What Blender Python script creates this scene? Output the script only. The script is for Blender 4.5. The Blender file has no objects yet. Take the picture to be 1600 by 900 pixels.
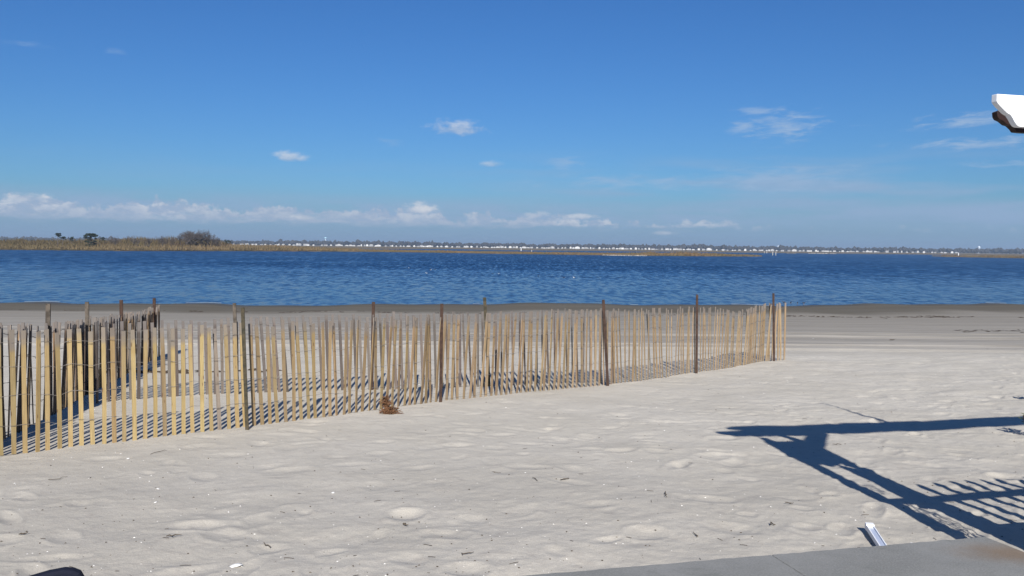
import bpy, bmesh, math, random
import numpy as np
from mathutils import Vector, Matrix
from math import radians, sin, cos, pi
random.seed(7); rng = np.random.default_rng(11)
SC = bpy.context.scene
COL = SC.collection

# ------------------------------------------------------------------ camera, sky, sun, exposure
F, HC = 1386.0, 3.5                       # focal length in photo pixels (1600 wide); eye height above the water
PITCH, ROLL = radians(2.66), radians(0.68)
fw = np.array([0, cos(PITCH), -sin(PITCH)]); up0 = np.array([0, sin(PITCH), cos(PITCH)]); r0 = np.array([1., 0, 0])
RV = r0*cos(ROLL)+up0*sin(ROLL); UV = up0*cos(ROLL)-r0*sin(ROLL)
EYE = np.array([0, 0, HC])
cd = bpy.data.cameras.new("camera"); cam = bpy.data.objects.new("camera", cd); COL.objects.link(cam)
cd.sensor_width = 36; cd.lens = 36*F/1600; cd.clip_start = .05; cd.clip_end = 40000
cam.matrix_world = Matrix(((RV[0], UV[0], -fw[0], 0), (RV[1], UV[1], -fw[1], 0), (RV[2], UV[2], -fw[2], HC), (0, 0, 0, 1)))
SC.camera = cam

SUN_AZ, SUN_EL = radians(-4.0), radians(30.5)     # shadows point away from the viewer, a little to the left
SUNV = np.array([-sin(SUN_AZ)*cos(SUN_EL), -cos(SUN_AZ)*cos(SUN_EL), sin(SUN_EL)])
sl = bpy.data.lights.new("sun", 'SUN'); sl.energy = 4.9; sl.angle = radians(.53); sl.color = (1, .965, .92)
so = bpy.data.objects.new("sun", sl); COL.objects.link(so)
so.rotation_euler = Vector(-SUNV).to_track_quat('-Z', 'Y').to_euler(); so.location = (3, -20, 30)
SC.view_settings.view_transform = 'Standard'; SC.view_settings.look = 'None'
SC.view_settings.exposure = 0.55; SC.view_settings.gamma = 1
SKY_STRENGTH = .075

class NT:
    """small helper to write node graphs"""
    def __init__(s, tree): s.t = tree; s.n = tree.nodes; s.l = tree.links; s.n.clear()
    def new(s, typ, **kw):
        n = s.n.new(typ)
        for k, v in kw.items(): setattr(n, k, v)
        return n
    def put(s, sock, v):
        if isinstance(v, bpy.types.NodeSocket): s.l.new(v, sock)
        elif v is not None:
            if hasattr(sock.default_value, '__len__') and not hasattr(v, '__len__'): v = (v,)*len(sock.default_value)
            if hasattr(sock.default_value, '__len__') and len(sock.default_value) == 4 and len(v) == 3: v = (*v, 1)
            sock.default_value = v
    def m(s, op, a, b=None, c=None, clamp=False):
        n = s.new('ShaderNodeMath', operation=op, use_clamp=clamp)
        for i, v in enumerate((a, b, c)): s.put(n.inputs[i], v)
        return n.outputs[0]
    def vm(s, op, a, b=None):
        n = s.new('ShaderNodeVectorMath', operation=op); s.put(n.inputs[0], a); s.put(n.inputs[1], b)
        return n.outputs[0]
    def mix(s, f, a, b, mode='MIX'):
        n = s.new('ShaderNodeMix', data_type='RGBA', blend_type=mode)
        s.put(n.inputs[0], f); s.put(n.inputs[6], a); s.put(n.inputs[7], b); return n.outputs[2]
    def noise(s, vec, scale, detail=3, rough=.5, dist=0, col=False, dim='3D'):
        n = s.new('ShaderNodeTexNoise', noise_dimensions=dim)
        s.put(n.inputs['Vector'], vec); n.inputs['Scale'].default_value = scale; n.inputs['Detail'].default_value = detail
        n.inputs['Roughness'].default_value = rough; n.inputs['Distortion'].default_value = dist
        return n.outputs[1 if col else 0]
    def ss(s, v, a, b, lo=0, hi=1):
        n = s.new('ShaderNodeMapRange', interpolation_type='SMOOTHSTEP')
        s.put(n.inputs[0], v); s.put(n.inputs[1], a); s.put(n.inputs[2], b); s.put(n.inputs[3], lo); s.put(n.inputs[4], hi)
        return n.outputs[0]
    def xyz(s, v):
        n = s.new('ShaderNodeSeparateXYZ'); s.put(n.inputs[0], v); return n.outputs
    def comb(s, x, y, z):
        n = s.new('ShaderNodeCombineXYZ'); s.put(n.inputs[0], x); s.put(n.inputs[1], y); s.put(n.inputs[2], z); return n.outputs[0]
    def bump(s, h, strength, dist=.02, normal=None):
        n = s.new('ShaderNodeBump'); n.inputs['Strength'].default_value = strength; n.inputs['Distance'].default_value = dist
        s.put(n.inputs['Height'], h)
        if normal is not None: s.put(n.inputs['Normal'], normal)
        return n.outputs[0]

def build_world():
    w = bpy.data.worlds.new("World"); SC.world = w; w.use_nodes = True
    N = NT(w.node_tree)
    sky = N.new('ShaderNodeTexSky', sky_type='NISHITA', sun_disc=False)
    sky.sun_elevation = SUN_EL; sky.sun_rotation = radians(180)+SUN_AZ; sky.altitude = 0
    sky.air_density = 1.0; sky.dust_density = .6; sky.ozone_density = 3.0
    hs = N.new('ShaderNodeHueSaturation'); hs.inputs['Saturation'].default_value = SKY_SAT; hs.inputs['Value'].default_value = 1
    N.l.new(sky.outputs[0], hs.inputs['Color'])
    base = N.mix(1.0, hs.outputs[0], SKY_TINT, 'MULTIPLY')
    # clouds, placed by compass bearing (az) and height above the horizon (el), both in degrees
    tc = N.new('ShaderNodeTexCoord'); X, Y, Z = N.xyz(tc.outputs['Generated'])
    az = N.m('MULTIPLY', N.m('ARCTAN2', X, Y), 180/pi); el = N.m('MULTIPLY', N.m('ARCSINE', Z), 180/pi)
    out = base
    def layer(dst, mask, colr): return N.mix(mask, dst, colr)
    # thin veil low on the right and pale air near the horizon
    n0 = N.noise(N.comb(N.m('MULTIPLY', az, .05), N.m('MULTIPLY', el, .5), 0), 1.6, 5, .55, .3)
    veil = N.m('MULTIPLY', N.ss(n0, .40, .68), N.m('MULTIPLY', N.ss(el, .2, 2.0), N.ss(el, 6.8, 3.6)))
    veil = N.m('MULTIPLY', veil, N.ss(az, -6, 10, .12, .8))
    out = layer(out, veil, CLOUD_VEIL)
    low = N.m('MULTIPLY', N.ss(el, 4.0, .3), .75)
    out = layer(out, low, CLOUD_AIR)
    out = layer(out, N.m('MULTIPLY', N.m('MULTIPLY', N.ss(el, 1.0, 1.9), N.ss(el, 3.4, 2.3)), N.ss(N.noise(N.comb(N.m('MULTIPLY', az, .12), N.m('MULTIPLY', el, .7), 5.5), 1.5, 4, .6), .30, .62, .1, .8)), CLOUD_VEIL)
    # long bank of small cumulus all round the horizon: a ragged, heaped top over a flat grey base
    drop = N.m('ADD', N.ss(az, -12, 14, 0, 1.0), N.ss(az, 10, 20, 0, .5))
    heap1 = N.noise(N.comb(N.m('MULTIPLY', az, .30), 4.2, 0), 1, 3, .55); heap2 = N.noise(N.comb(N.m('MULTIPLY', az, 1.15), N.m('MULTIPLY', el, .9), 7.7), 1, 5, .62)
    top = N.m('SUBTRACT', N.m('ADD', 2.35, N.m('ADD', N.m('MULTIPLY', N.m('SUBTRACT', heap1, .5), 1.5), N.m('MULTIPLY', N.m('SUBTRACT', heap2, .5), 2.2))), N.m('MULTIPLY', drop, .72))
    under = N.m('SUBTRACT', top, el)
    gaps = N.noise(N.comb(N.m('MULTIPLY', az, .34), N.m('MULTIPLY', el, 1.5), 2.2), 1.3, 4, .6)
    foot = N.m('ADD', 1.1, N.m('MULTIPLY', N.m('SUBTRACT', gaps, .5), 1.3))
    bm = N.m('MULTIPLY', N.m('MULTIPLY', N.ss(under, -.04, .30), N.ss(el, foot, N.m('ADD', foot, .45))), N.ss(gaps, .28, .50, .5, 1))
    bm = N.m('MULTIPLY', bm, N.ss(az, 8, 18, .95, .45))
    puff = N.noise(N.comb(N.m('MULTIPLY', az, .95), N.m('MULTIPLY', el, 1.9), 1.1), 1.2, 5, .62)
    lit = N.m('MULTIPLY', N.m('MULTIPLY', N.ss(under, 1.5, .05), N.ss(puff, .42, .62)), N.ss(heap1, .38, .64, .30, .9))
    bc = N.mix(lit, CLOUD_SHADE, CLOUD_LIT)
    out = layer(out, N.m('MULTIPLY', bm, N.ss(puff, .30, .5, .65, .95)), bc)
    # separate clouds: bearing, height, half width, half height, strength, softness, stretch
    blobs = [(-3.55, 7.45, 2.3, .8, .62, 1), (-14.1, 5.35, 1.35, .62, .62, 1), (-1.5, 5.25, 1.1, .32, .42, 1),
             (-7.8, 6.5, 1.3, .30, .42, 0), (-32.0, 11.3, 1.4, .55, .45, 0), (-28.5, 10.9, 1.5, .22, .25, 0), (-23.9, 11.0, .7, .28, .28, 0),
             (17.0, 7.6, 3.0, 1.25, .8, 0), (14.3, 7.5, 1.3, .65, .7, 0), (15.2, 8.5, 2.0, .4, .55, 0), (27.5, 7.4, 5.4, .60, .85, 0),
             (27.5, 6.15, 5.2, .46, .8, 0), (29.5, 4.9, 4.6, .36, .6, 0), (3.2, 5.35, 1.9, .5, .5, 0), (8.5, 4.2, 8.5, .65, .55, 0), (17, 4.4, 6, 1.3, .5, 0),
             (-6.0, 2.25, 1.9, .72, 1.0, 1), (1.5, 2.0, 1.1, .45, .8, 1), (-28.6, 2.45, 1.6, .45, .8, 1), (4.3, 1.95, 1.6, .34, .7, 1), (9.7, .95, 1.2, .25, .5, 1), (-13.4, 1.6, 1.1, .35, .6, 1)]
    for i, (a, e, rx, ry, st, kind) in enumerate(blobs):
        dx = N.m('DIVIDE', N.m('SUBTRACT', az, a), rx); dy = N.m('DIVIDE', N.m('SUBTRACT', el, e), ry)
        if kind:  # cumulus: flat below, heaped above
            dyl = N.m('MULTIPLY', N.m('MINIMUM', dy, 0), 1.6); dy2 = N.m('ADD', N.m('MAXIMUM', dy, 0), N.m('MULTIPLY', dyl, -1))
        else: dy2 = dy
        r = N.m('SQRT', N.m('ADD', N.m('MULTIPLY', dx, dx), N.m('MULTIPLY', dy2, dy2)))
        if kind: nz = N.noise(N.comb(N.m('MULTIPLY', az, .55), N.m('MULTIPLY', el, .95), i*3.1), 2.0, 5, .6)
        else: nz = N.noise(N.comb(N.m('MULTIPLY', N.m('ADD', az, N.m('MULTIPLY', el, -1.0)), .35), N.m('MULTIPLY', el, 1.7), i*3.1), 1.7, 5, .62, .5)
        v = N.m('SUBTRACT', N.m('ADD', 1.0, N.m('MULTIPLY', N.m('SUBTRACT', nz, .5), 1.5 if kind else 2.9)), r)
        mask = N.m('MULTIPLY', N.ss(v, .12, .85 if kind else 1.35), st)
        colr = N.mix(N.ss(N.m('ADD', dy, N.m('MULTIPLY', N.m('SUBTRACT', nz, .5), 2.5)), -.6, .7), CLOUD_SHADE, CLOUD_LIT) if kind else CLOUD_THIN
        out = layer(out, mask, colr)
    bg = N.new('ShaderNodeBackground'); N.put(bg.inputs[0], out); bg.inputs[1].default_value = SKY_STRENGTH
    ow = N.new('ShaderNodeOutputWorld'); N.l.new(bg.outputs[0], ow.inputs[0])
SKY_SAT, SKY_TINT = 1.15, (.31, .53, .81)
CLOUD_LIT, CLOUD_SHADE, CLOUD_THIN, CLOUD_VEIL, CLOUD_AIR = (6.2, 6.5, 7.0), (3.35, 4.2, 5.6), (3.3, 4.5, 6.3), (2.7, 3.9, 5.7), (2.25, 3.5, 5.3)
build_world()

# ------------------------------------------------------------------ helpers
def ray(x, y): return fw+RV*(x-800)/F+UV*(450-y)/F
YK, ZK = [-60, 0, 25, 54, 80, 160], [2.1, 1.9676, .918, 0, -.6, -2]
def yeff(X, Y):
    s = np.clip((np.asarray(Y)-24)/26, 0, 1); s = s*s*(3-2*s)
    w = .9*np.sin(np.asarray(X)*.23+1.2)+.6*np.sin(np.asarray(X)*.61)+.35*np.sin(np.asarray(X)*1.37+.4)
    return Y-s*(.17*np.clip(X, -60, 60)+w)
def zg(X, Y): return np.interp(yeff(X, Y), YK, ZK)
def ground(x, y, off=0.):
    d = ray(x, y); t = 2.
    for _ in range(200):
        p = EYE+d*t; t += (p[2]-off-float(zg(p[0], p[1])))/(-d[2]+.05)*.7
    return EYE+d*t
def level(x, y, z):                       # where the sight line through a photo pixel meets height z
    d = ray(x, y); return EYE+d*((z-HC)/d[2])
def far(x, dist, z=0.):                   # a place 'dist' metres out on the bearing of photo column x
    t = (x-800)/F; return np.array([t*dist, dist, z])
def hor(x): return 387.2+(x-800)*.0119    # photo row of the horizon

def mesh_obj(name, verts, faces, mats, parent=None, smooth=False, mi=None):
    me = bpy.data.meshes.new(name); me.from_pydata([tuple(v) for v in verts], [], faces)
    for m in (mats if isinstance(mats, (list, tuple)) else [mats]): me.materials.append(m)
    if mi is not None: me.polygons.foreach_set('material_index', mi)
    if smooth: me.polygons.foreach_set('use_smooth', [True]*len(me.polygons))
    me.update(); o = bpy.data.objects.new(name, me); COL.objects.link(o)
    if parent is not None: o.parent = parent
    return o
def thing(name, label, cat, loc=(0, 0, 0), rz=0, group=None):
    o = bpy.data.objects.new(name, None); COL.objects.link(o); o.location = loc; o.rotation_euler = (0, 0, rz)
    o.empty_display_size = .1
    return tag(o, label, cat, group)
def tag(o, label=None, cat=None, group=None, kind=None):
    for k, v in (('label', label), ('category', cat), ('group', group), ('kind', kind)):
        if v: o[k] = v
    return o
class MB:
    """collects simple solids into one mesh"""
    def __init__(s): s.v = []; s.f = []; s.mi = []
    def add(s, vs, fs, mi=0):
        b = len(s.v); s.v += [tuple(map(float, v)) for v in vs]; s.f += [tuple(b+i for i in f) for f in fs]; s.mi += [mi]*len(fs); return s
    def box(s, c, size, rot=None, mi=0):
        x, y, z = [k/2 for k in size]
        vs = [Vector(p) for p in ((-x, -y, -z), (x, -y, -z), (x, y, -z), (-x, y, -z), (-x, -y, z), (x, -y, z), (x, y, z), (-x, y, z))]
        if rot is not None: vs = [rot @ v for v in vs]
        vs = [v+Vector(c) for v in vs]
        return s.add(vs, [(0, 3, 2, 1), (4, 5, 6, 7), (0, 1, 5, 4), (1, 2, 6, 5), (2, 3, 7, 6), (3, 0, 4, 7)], mi)
    def tube(s, pts, rad, n=6, mi=0, caps=True):
        pts = [Vector(p) for p in pts]; rads = rad if hasattr(rad, '__len__') else [rad]*len(pts)
        b = len(s.v); prev = None
        for i, p in enumerate(pts):
            d = (pts[min(i+1, len(pts)-1)]-pts[max(i-1, 0)]).normalized()
            a = prev if prev is not None else (Vector((0, 0, 1)) if abs(d.z) < .9 else Vector((1, 0, 0)))
            e1 = (a-d*a.dot(d)).normalized(); e2 = d.cross(e1); prev = e1
            for k in range(n):
                q = p+(e1*cos(2*pi*k/n)+e2*sin(2*pi*k/n))*rads[i]; s.v.append(tuple(q))
        for i in range(len(pts)-1):
            for k in range(n):
                k2 = (k+1) % n; s.f.append((b+i*n+k, b+i*n+k2, b+(i+1)*n+k2, b+(i+1)*n+k)); s.mi.append(mi)
        if caps:
            s.f.append(tuple(b+k for k in reversed(range(n)))); s.f.append(tuple(b+(len(pts)-1)*n+k for k in range(n))); s.mi += [mi]*2
        return s
    def prism(s, poly, d0, d1, fn, mi=0):      # poly of (a,b); fn(a,b,d) gives the point
        n = len(poly); vs = [fn(a, b, d0) for a, b in poly]+[fn(a, b, d1) for a, b in poly]
        fs = [tuple(range(n)), tuple(reversed(range(n, 2*n)))]+[(i, n+i, n+(i+1) % n, (i+1) % n) for i in range(n)]
        return s.add(vs, fs, mi)
    def build(s, name, mats, parent=None, smooth=False): return mesh_obj(name, s.v, s.f, mats, parent, smooth, s.mi)
def bevel(o, w, seg=2):
    m = o.modifiers.new('bevel', 'BEVEL'); m.width = w; m.segments = seg; m.limit_method = 'ANGLE'; m.angle_limit = radians(40); return o

# value noise in numpy for real relief
def vnoise(x, y, seed):
    r = np.random.default_rng(seed); T = r.random((256, 256))
    xi = np.floor(x).astype(int); yi = np.floor(y).astype(int); fx = x-xi; fy = y-yi
    fx = fx*fx*(3-2*fx); fy = fy*fy*(3-2*fy); a = xi & 255; b = yi & 255; a1 = (a+1) & 255; b1 = (b+1) & 255
    return (T[a, b]*(1-fx)+T[a1, b]*fx)*(1-fy)+(T[a, b1]*(1-fx)+T[a1, b1]*fx)*fy-.5

# ------------------------------------------------------------------ materials
def mat(name):
    m = bpy.data.materials.new(name); m.use_nodes = True; N = NT(m.node_tree)
    p = N.new('ShaderNodeBsdfPrincipled'); o = N.new('ShaderNodeOutputMaterial'); N.l.new(p.outputs[0], o.inputs[0])
    p.inputs['Specular IOR Level'].default_value = .3
    return m, N, p
def simple(name, c, rough=.8, var=.25, scale=8, bump=.0, spec=.3, metallic=0, objrand=0.):
    m, N, p = mat(name); tc = N.new('ShaderNodeTexCoord')
    n = N.noise(tc.outputs['Object'], scale, 4, .6)
    col = N.mix(n, tuple(k*(1-var) for k in c), tuple(min(1, k*(1+var)) for k in c))
    if objrand:
        oi = N.new('ShaderNodeObjectInfo'); col = N.mix(1, col, N.mix(oi.outputs['Random'], (1-objrand,)*3, (1+objrand,)*3), 'MULTIPLY')
    N.put(p.inputs['Base Color'], col); p.inputs['Roughness'].default_value = rough; p.inputs['Specular IOR Level'].default_value = spec
    p.inputs['Metallic'].default_value = metallic
    if bump: N.put(p.inputs['Normal'], N.bump(N.noise(tc.outputs['Object'], scale*4, 4, .6), bump, .01))
    return m

def sand_material():
    m, N, p = mat('sand'); g = N.new('ShaderNodeNewGeometry').outputs['Position']; X, Y, Z = N.xyz(g)
    at = N.new('ShaderNodeAttribute', attribute_name='shore').outputs['Fac']      # distance down the beach, metres
    wob = N.m('MULTIPLY', N.m('SUBTRACT', N.noise(N.comb(N.m('MULTIPLY', X, .35), Y, 0), .5, 4, .55), .5), 3.2)
    s = N.m('ADD', at, wob)
    n1 = N.noise(g, .8, 5, .6); n2 = N.noise(g, 9, 5, .65); n3 = N.noise(g, 180, 2, .6)
    dry = N.mix(N.ss(n1, .35, .65), (.432, .397, .334), (.468, .432, .368))
    dry = N.mix(N.ss(n2, .50, .74, 0, .55), dry, (.35, .315, .27))
    dry = N.mix(1, dry, N.mix(N.ss(n3, .3, .7), (.86, .86, .86), (1.12, 1.12, 1.12)), 'MULTIPLY')
    dry = N.mix(1, dry, N.mix(N.ss(N.m('ADD', at, N.m('MULTIPLY', wob, .8)), 6.0, 10.5), (1, 1, 1), (1.11, 1.11, 1.10)), 'MULTIPLY')      # sand a little lighter from the fence outward
    # packed tracked sand, then damp grey sand, then wet sand
    track = N.noise(N.comb(N.m('MULTIPLY', X, .06), N.m('MULTIPLY', Y, 1.6), 0), 1.2, 4, .6)
    packed = N.mix(N.ss(track, .40, .64), (.26, .236, .198), (.335, .308, .265))
    c = N.mix(N.ss(s, 19.0, 24.5), dry, packed)
    damp = N.mix(N.ss(track, .38, .62), (.222, .200, .165), (.258, .234, .194))
    c = N.mix(N.ss(s, 25, 39.5), c, damp)
    wet = N.mix(N.ss(track, .42, .6), (.112, .100, .078), (.138, .123, .097))
    c = N.mix(N.ss(s, 39.6, 44.8), c, wet)
    c = N.mix(N.ss(s, 50.5, 53.5), c, (.085, .077, .062))
    N.put(p.inputs['Base Color'], c)
    N.put(p.inputs['Roughness'], N.ss(s, 50, 54, .95, .5)); N.put(p.inputs['Specular IOR Level'], N.ss(s, 38, 44, .22, .05))
    h = N.m('ADD', N.m('MULTIPLY', n2, .6), N.m('ADD', N.m('MULTIPLY', N.noise(g, 45, 4, .6), .25), N.m('MULTIPLY', n3, .08)))
    N.put(p.inputs['Normal'], N.bump(h, .45, .02))
    return m
def water_material():
    m, N, p = mat('water'); g = N.new('ShaderNodeNewGeometry').outputs['Position']; X, Y, Z = N.xyz(g)
    p.inputs['IOR'].default_value = 1.33; p.inputs['Specular IOR Level'].default_value = .5
    gust = N.noise(N.comb(N.m('MULTIPLY', X, .012), N.m('MULTIPLY', Y, .045), 0), 1, 4, .55)
    N.put(p.inputs['Base Color'], N.mix(N.ss(Y, 50, 150), (.018, .044, .080), WATER_COL))
    p.inputs['Roughness'].default_value = .18
    def slopes(sx, sy, k, detail=3):
        c = N.noise(N.comb(N.m('MULTIPLY', X, sx), N.m('MULTIPLY', Y, sy), 0), 1, detail, .6, .4, col=True)
        v = N.vm('SUBTRACT', c, (.5, .5, .5)); n = N.new('ShaderNodeVectorMath', operation='SCALE'); N.put(n.inputs[0], v); N.put(n.inputs['Scale'], k)
        return n.outputs[0]
    amp = N.m('MULTIPLY', N.ss(Y, 50, 190, .46, 1.0), N.ss(gust, .30, .70, .72, 1.22))
    YL = N.m('MULTIPLY', N.m('LOGARITHM', N.m('MAXIMUM', Y, 20), math.e), 30)      # waves lengthen with the fetch, away from the sheltered shore
    def chop(sx, sy, k, detail=2):
        c = N.noise(N.comb(N.m('MULTIPLY', X, sx), N.m('MULTIPLY', YL, sy), 3.3), 1, detail, .55, .3, col=True)
        v = N.vm('SUBTRACT', c, (.5, .5, .5)); n = N.new('ShaderNodeVectorMath', operation='SCALE'); N.put(n.inputs[0], v); N.put(n.inputs['Scale'], k)
        return n.outputs[0]
    v = N.vm('ADD', chop(1.75, 1.45, .78), N.vm('ADD', chop(.30, .35, .20), N.vm('ADD', slopes(4.0, 5.5, .45), chop(2.2, 1.6, .55))))
    sc = N.new('ShaderNodeVectorMath', operation='SCALE'); N.put(sc.inputs[0], v); N.put(sc.inputs['Scale'], amp)
    sx, sy, _ = N.xyz(sc.outputs[0])
    lean = N.m('MULTIPLY', N.m('MULTIPLY', amp, N.ss(Y, 50, 170, .35, 1)), -WATER_LEAN)      # wind from the land: the steep faces look shoreward
    nrm = N.vm('NORMALIZE', N.comb(sx, N.m('ADD', sy, lean), 1.0))
    N.put(p.inputs['Normal'], nrm)
    return m
WATER_COL, WATER_LEAN = (.006, .028, .075), .20
def slat_material():
    m, N, p = mat('weathered_lath'); oi = N.new('ShaderNodeObjectInfo'); tc = N.new('ShaderNodeTexCoord')
    ox, oy, oz = N.xyz(tc.outputs['Object']); off = N.m('MULTIPLY', oi.outputs['Random'], 37)
    grain = N.noise(N.comb(N.m('MULTIPLY', ox, 160), N.m('ADD', N.m('MULTIPLY', oz, 5), off), off), 1, 4, .6)
    blot = N.noise(N.comb(off, N.m('ADD', N.m('MULTIPLY', oz, 2.6), off), 0), 1, 3, .6)
    base = N.mix(1, oi.outputs['Color'], N.mix(N.ss(grain, .3, .7), (.80, .78, .74), (1.12, 1.12, 1.12)), 'MULTIPLY')
    base = N.mix(N.ss(blot, .52, .74, 0, .5), base, N.mix(1, base, (.74, .64, .52), 'MULTIPLY'))
    vo = N.new('ShaderNodeTexVoronoi'); vo.inputs['Scale'].default_value = 1
    N.put(vo.inputs['Vector'], N.comb(N.m('MULTIPLY', ox, 22), N.m('ADD', N.m('MULTIPLY', oz, 5.5), off), off))
    base = N.mix(N.ss(vo.outputs['Distance'], .16, .08, 0, .75), base, (.11, .055, .025))       # knots
    tops = N.ss(N.m('ADD', oz, N.m('MULTIPLY', N.m('SUBTRACT', blot, .5), .45)), 1.10, 1.20, 0, .8)
    base = N.mix(tops, base, (.17, .15, .135))                                                   # greyed tips
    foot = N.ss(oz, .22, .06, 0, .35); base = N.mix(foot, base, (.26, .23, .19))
    N.put(p.inputs['Base Color'], base); p.inputs['Roughness'].default_value = .75
    N.put(p.inputs['Normal'], N.bump(grain, .35, .004))
    return m
def rust_metal(name, c1, c2):
    m, N, p = mat(name); tc = N.new('ShaderNodeTexCoord'); n = N.noise(tc.outputs['Object'], 14, 5, .65)
    N.put(p.inputs['Base Color'], N.mix(N.ss(n, .35, .65), c1, c2)); p.inputs['Roughness'].default_value = .75; p.inputs['Metallic'].default_value = .15
    N.put(p.inputs['Normal'], N.bump(n, .3, .004)); return m
def concrete_material():
    m, N, p = mat('weathered_concrete'); g = N.new('ShaderNodeNewGeometry').outputs['Position']
    n1 = N.noise(g, 2.2, 6, .65); n2 = N.noise(g, 120, 3, .7); n3 = N.noise(g, 14, 5, .7)
    c = N.mix(N.ss(n1, .3, .7), (.160, .160, .146), (.222, .220, .205))
    c = N.mix(N.ss(n3, .5, .75, 0, .5), c, (.185, .185, .165)); c = N.mix(N.ss(n2, .35, .7, 0, .5), c, (.275, .272, .262))
    vo = N.new('ShaderNodeTexVoronoi'); vo.inputs['Scale'].default_value = 55; N.put(vo.inputs['Vector'], g)
    c = N.mix(N.ss(vo.outputs['Distance'], .16, .05, 0, .5), c, (.12, .12, .11))
    c = N.mix(N.ss(N.noise(g, 420, 2, .6), .60, .72, 0, .55), c, (.42, .41, .39)); c = N.mix(N.ss(N.noise(g, 5.5, 6, .75, .6), .56, .70, 0, .4), c, (.13, .135, .12))
    X, Y, Z = N.xyz(g)                                           # rust run-off from the iron by the corner
    d = N.m('SQRT', N.m('ADD', N.m('POWER', N.m('MULTIPLY', N.m('SUBTRACT', X, 2.12), 3.2), 2), N.m('POWER', N.m('MULTIPLY', N.m('SUBTRACT', Y, 3.64), 6.0), 2)))
    r = N.ss(N.m('ADD', d, N.m('MULTIPLY', N.m('SUBTRACT', n3, .5), .7)), 1.15, .1, 0, .62)
    c = N.mix(r, c, (.17, .10, .045))
    N.put(p.inputs['Base Color'], c); p.inputs['Roughness'].default_value = .9
    N.put(p.inputs['Normal'], N.bump(N.m('ADD', n2, N.m('MULTIPLY', n3, 1.5)), .35, .006)); return m
def marsh_material():
    m, N, p = mat('marsh_grass_ground'); g = N.new('ShaderNodeNewGeometry').outputs['Position']; X, Y, Z = N.xyz(g)
    v = N.comb(N.m('MULTIPLY', X, .03), N.m('MULTIPLY', Y, .012), 0)
    n = N.noise(v, 1.6, 5, .6); n2 = N.noise(v, 8, 4, .6)
    c = N.mix(N.ss(n, .35, .65), (.17, .115, .055), (.115, .092, .04)); c = N.mix(N.ss(n2, .5, .75, 0, .6), c, (.08, .05, .028))
    N.put(p.inputs['Base Color'], c); p.inputs['Roughness'].default_value = .95; return m
def reed_material(name, a, b, c3):
    m, N, p = mat(name); g = N.new('ShaderNodeNewGeometry').outputs['Position']; X, Y, Z = N.xyz(g)
    n = N.noise(N.comb(N.m('MULTIPLY', X, .05), N.m('MULTIPLY', Y, .05), N.m('MULTIPLY', Z, .35)), 1.4, 5, .65)
    n2 = N.noise(N.comb(N.m('MULTIPLY', X, 1.2), N.m('MULTIPLY', Y, .3), 0), 1, 2)
    c = N.mix(N.ss(n, .36, .64), a, b)
    c = N.mix(N.m('MULTIPLY', N.ss(X, -130, -200), N.ss(n, .3, .6, .9, .4)), c, (.085, .068, .03)); c = N.mix(N.ss(n2, .4, .75, 0, .6), c, c3)
    N.put(p.inputs['Base Color'], c); p.inputs['Roughness'].default_value = .9; return m
M = dict(
    sand=sand_material(), water=water_material(), slat=slat_material(), concrete=concrete_material(), marsh=marsh_material(),
    rust=rust_metal('rusty_post_metal', (.030, .016, .011), (.058, .032, .021)), olive=rust_metal('dark_post_paint', (.03, .028, .018), (.07, .055, .032)),
    wire=rust_metal('fence_wire_metal', (.10, .085, .07), (.2, .18, .16)), post_wood=rust_metal('grey_brown_post', (.05, .04, .03), (.11, .09, .07)),
    white_paint=simple('white_paint', (.78, .79, .80), .45, .04, 3, 0), brown=simple('dark_brown_beam', (.022, .009, .007), .6, .3, 12, .1),
    alu=simple('shade_tinted_aluminium', (.62, .66, .74), .32, .06, 9, 0, .5, .35), navy=simple('navy_canvas', (.005, .0065, .017), .85, .2, 60, .2), dark_steel=simple('dark_steel_tube', (.02, .02, .022), .4, .1, 9, 0, .5),
    straw=simple('dried_plant_fibre', (.115, .056, .027), .9, .6, 25, 0), twig=simple('grey_driftwood', (.085, .068, .05), .9, .4, 30, .2), shell=simple('bleached_shell', (.72, .70, .66), .5, .1, 40, 0),
    debris=simple('dark_beach_litter', (.07, .055, .04), .95, .5, 3, 0), wrack=simple('dried_eelgrass', (.045, .034, .026), .95, .4, 2, 0),
    reed=reed_material('tan_reed', (.175, .122, .062), (.11, .082, .038), (.075, .052, .028)), brush=reed_material('brown_brush', (.075, .045, .025), (.11, .085, .03), (.045, .028, .018)),
    marsh_reed=reed_material('russet_marsh_reed', (.16, .10, .05), (.11, .09, .035), (.07, .045, .025)),
    bark=simple('bare_grey_bark', (.075, .062, .055), .95, .3, 1, 0), evergreen=simple('dark_evergreen_needles', (.018, .026, .014), .9, .5, .8, 0), wood_far=simple('far_woodland', (.040, .037, .034), .95, .45, .03, 0),
    house_white=simple('white_house_siding', (.52, .515, .50), .7, .06, .2, 0, objrand=.35), house_roof=simple('grey_shingle_roof', (.20, .19, .19), .9, .3, .3, 0, objrand=.4), house_glass=simple('dark_house_window', (.05, .06, .075), .2, .1, 1, 0, .5),
    tank=simple('pale_tank_paint', (.74, .80, .83), .5, .05, .5, 0), tank_teal=simple('pale_teal_tank_paint', (.45, .72, .78), .5, .05, .5, 0), feather_w=simple('white_feathers', (.75, .75, .73), .8, .05, 9, 0), feather_d=simple('dark_feathers', (.03, .028, .03), .8, .2, 9, 0),
    beak=simple('orange_beak', (.5, .25, .05), .6, .1, 9, 0), leaf=simple('grey_green_leaf', (.075, .095, .035), .7, .35, 15, 0), leaf_brown=simple('withered_flower_head', (.14, .085, .03), .9, .4, 30, 0), pale_pile=simple('bleached_timber', (.42, .40, .36), .9, .2, 3, 0),
    foam=simple('sea_foam', (.24, .265, .28), .6, .1, 3, 0), farsand=simple('far_sand_bar', (.45, .41, .35), .9, .1, .05, 0))

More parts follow.
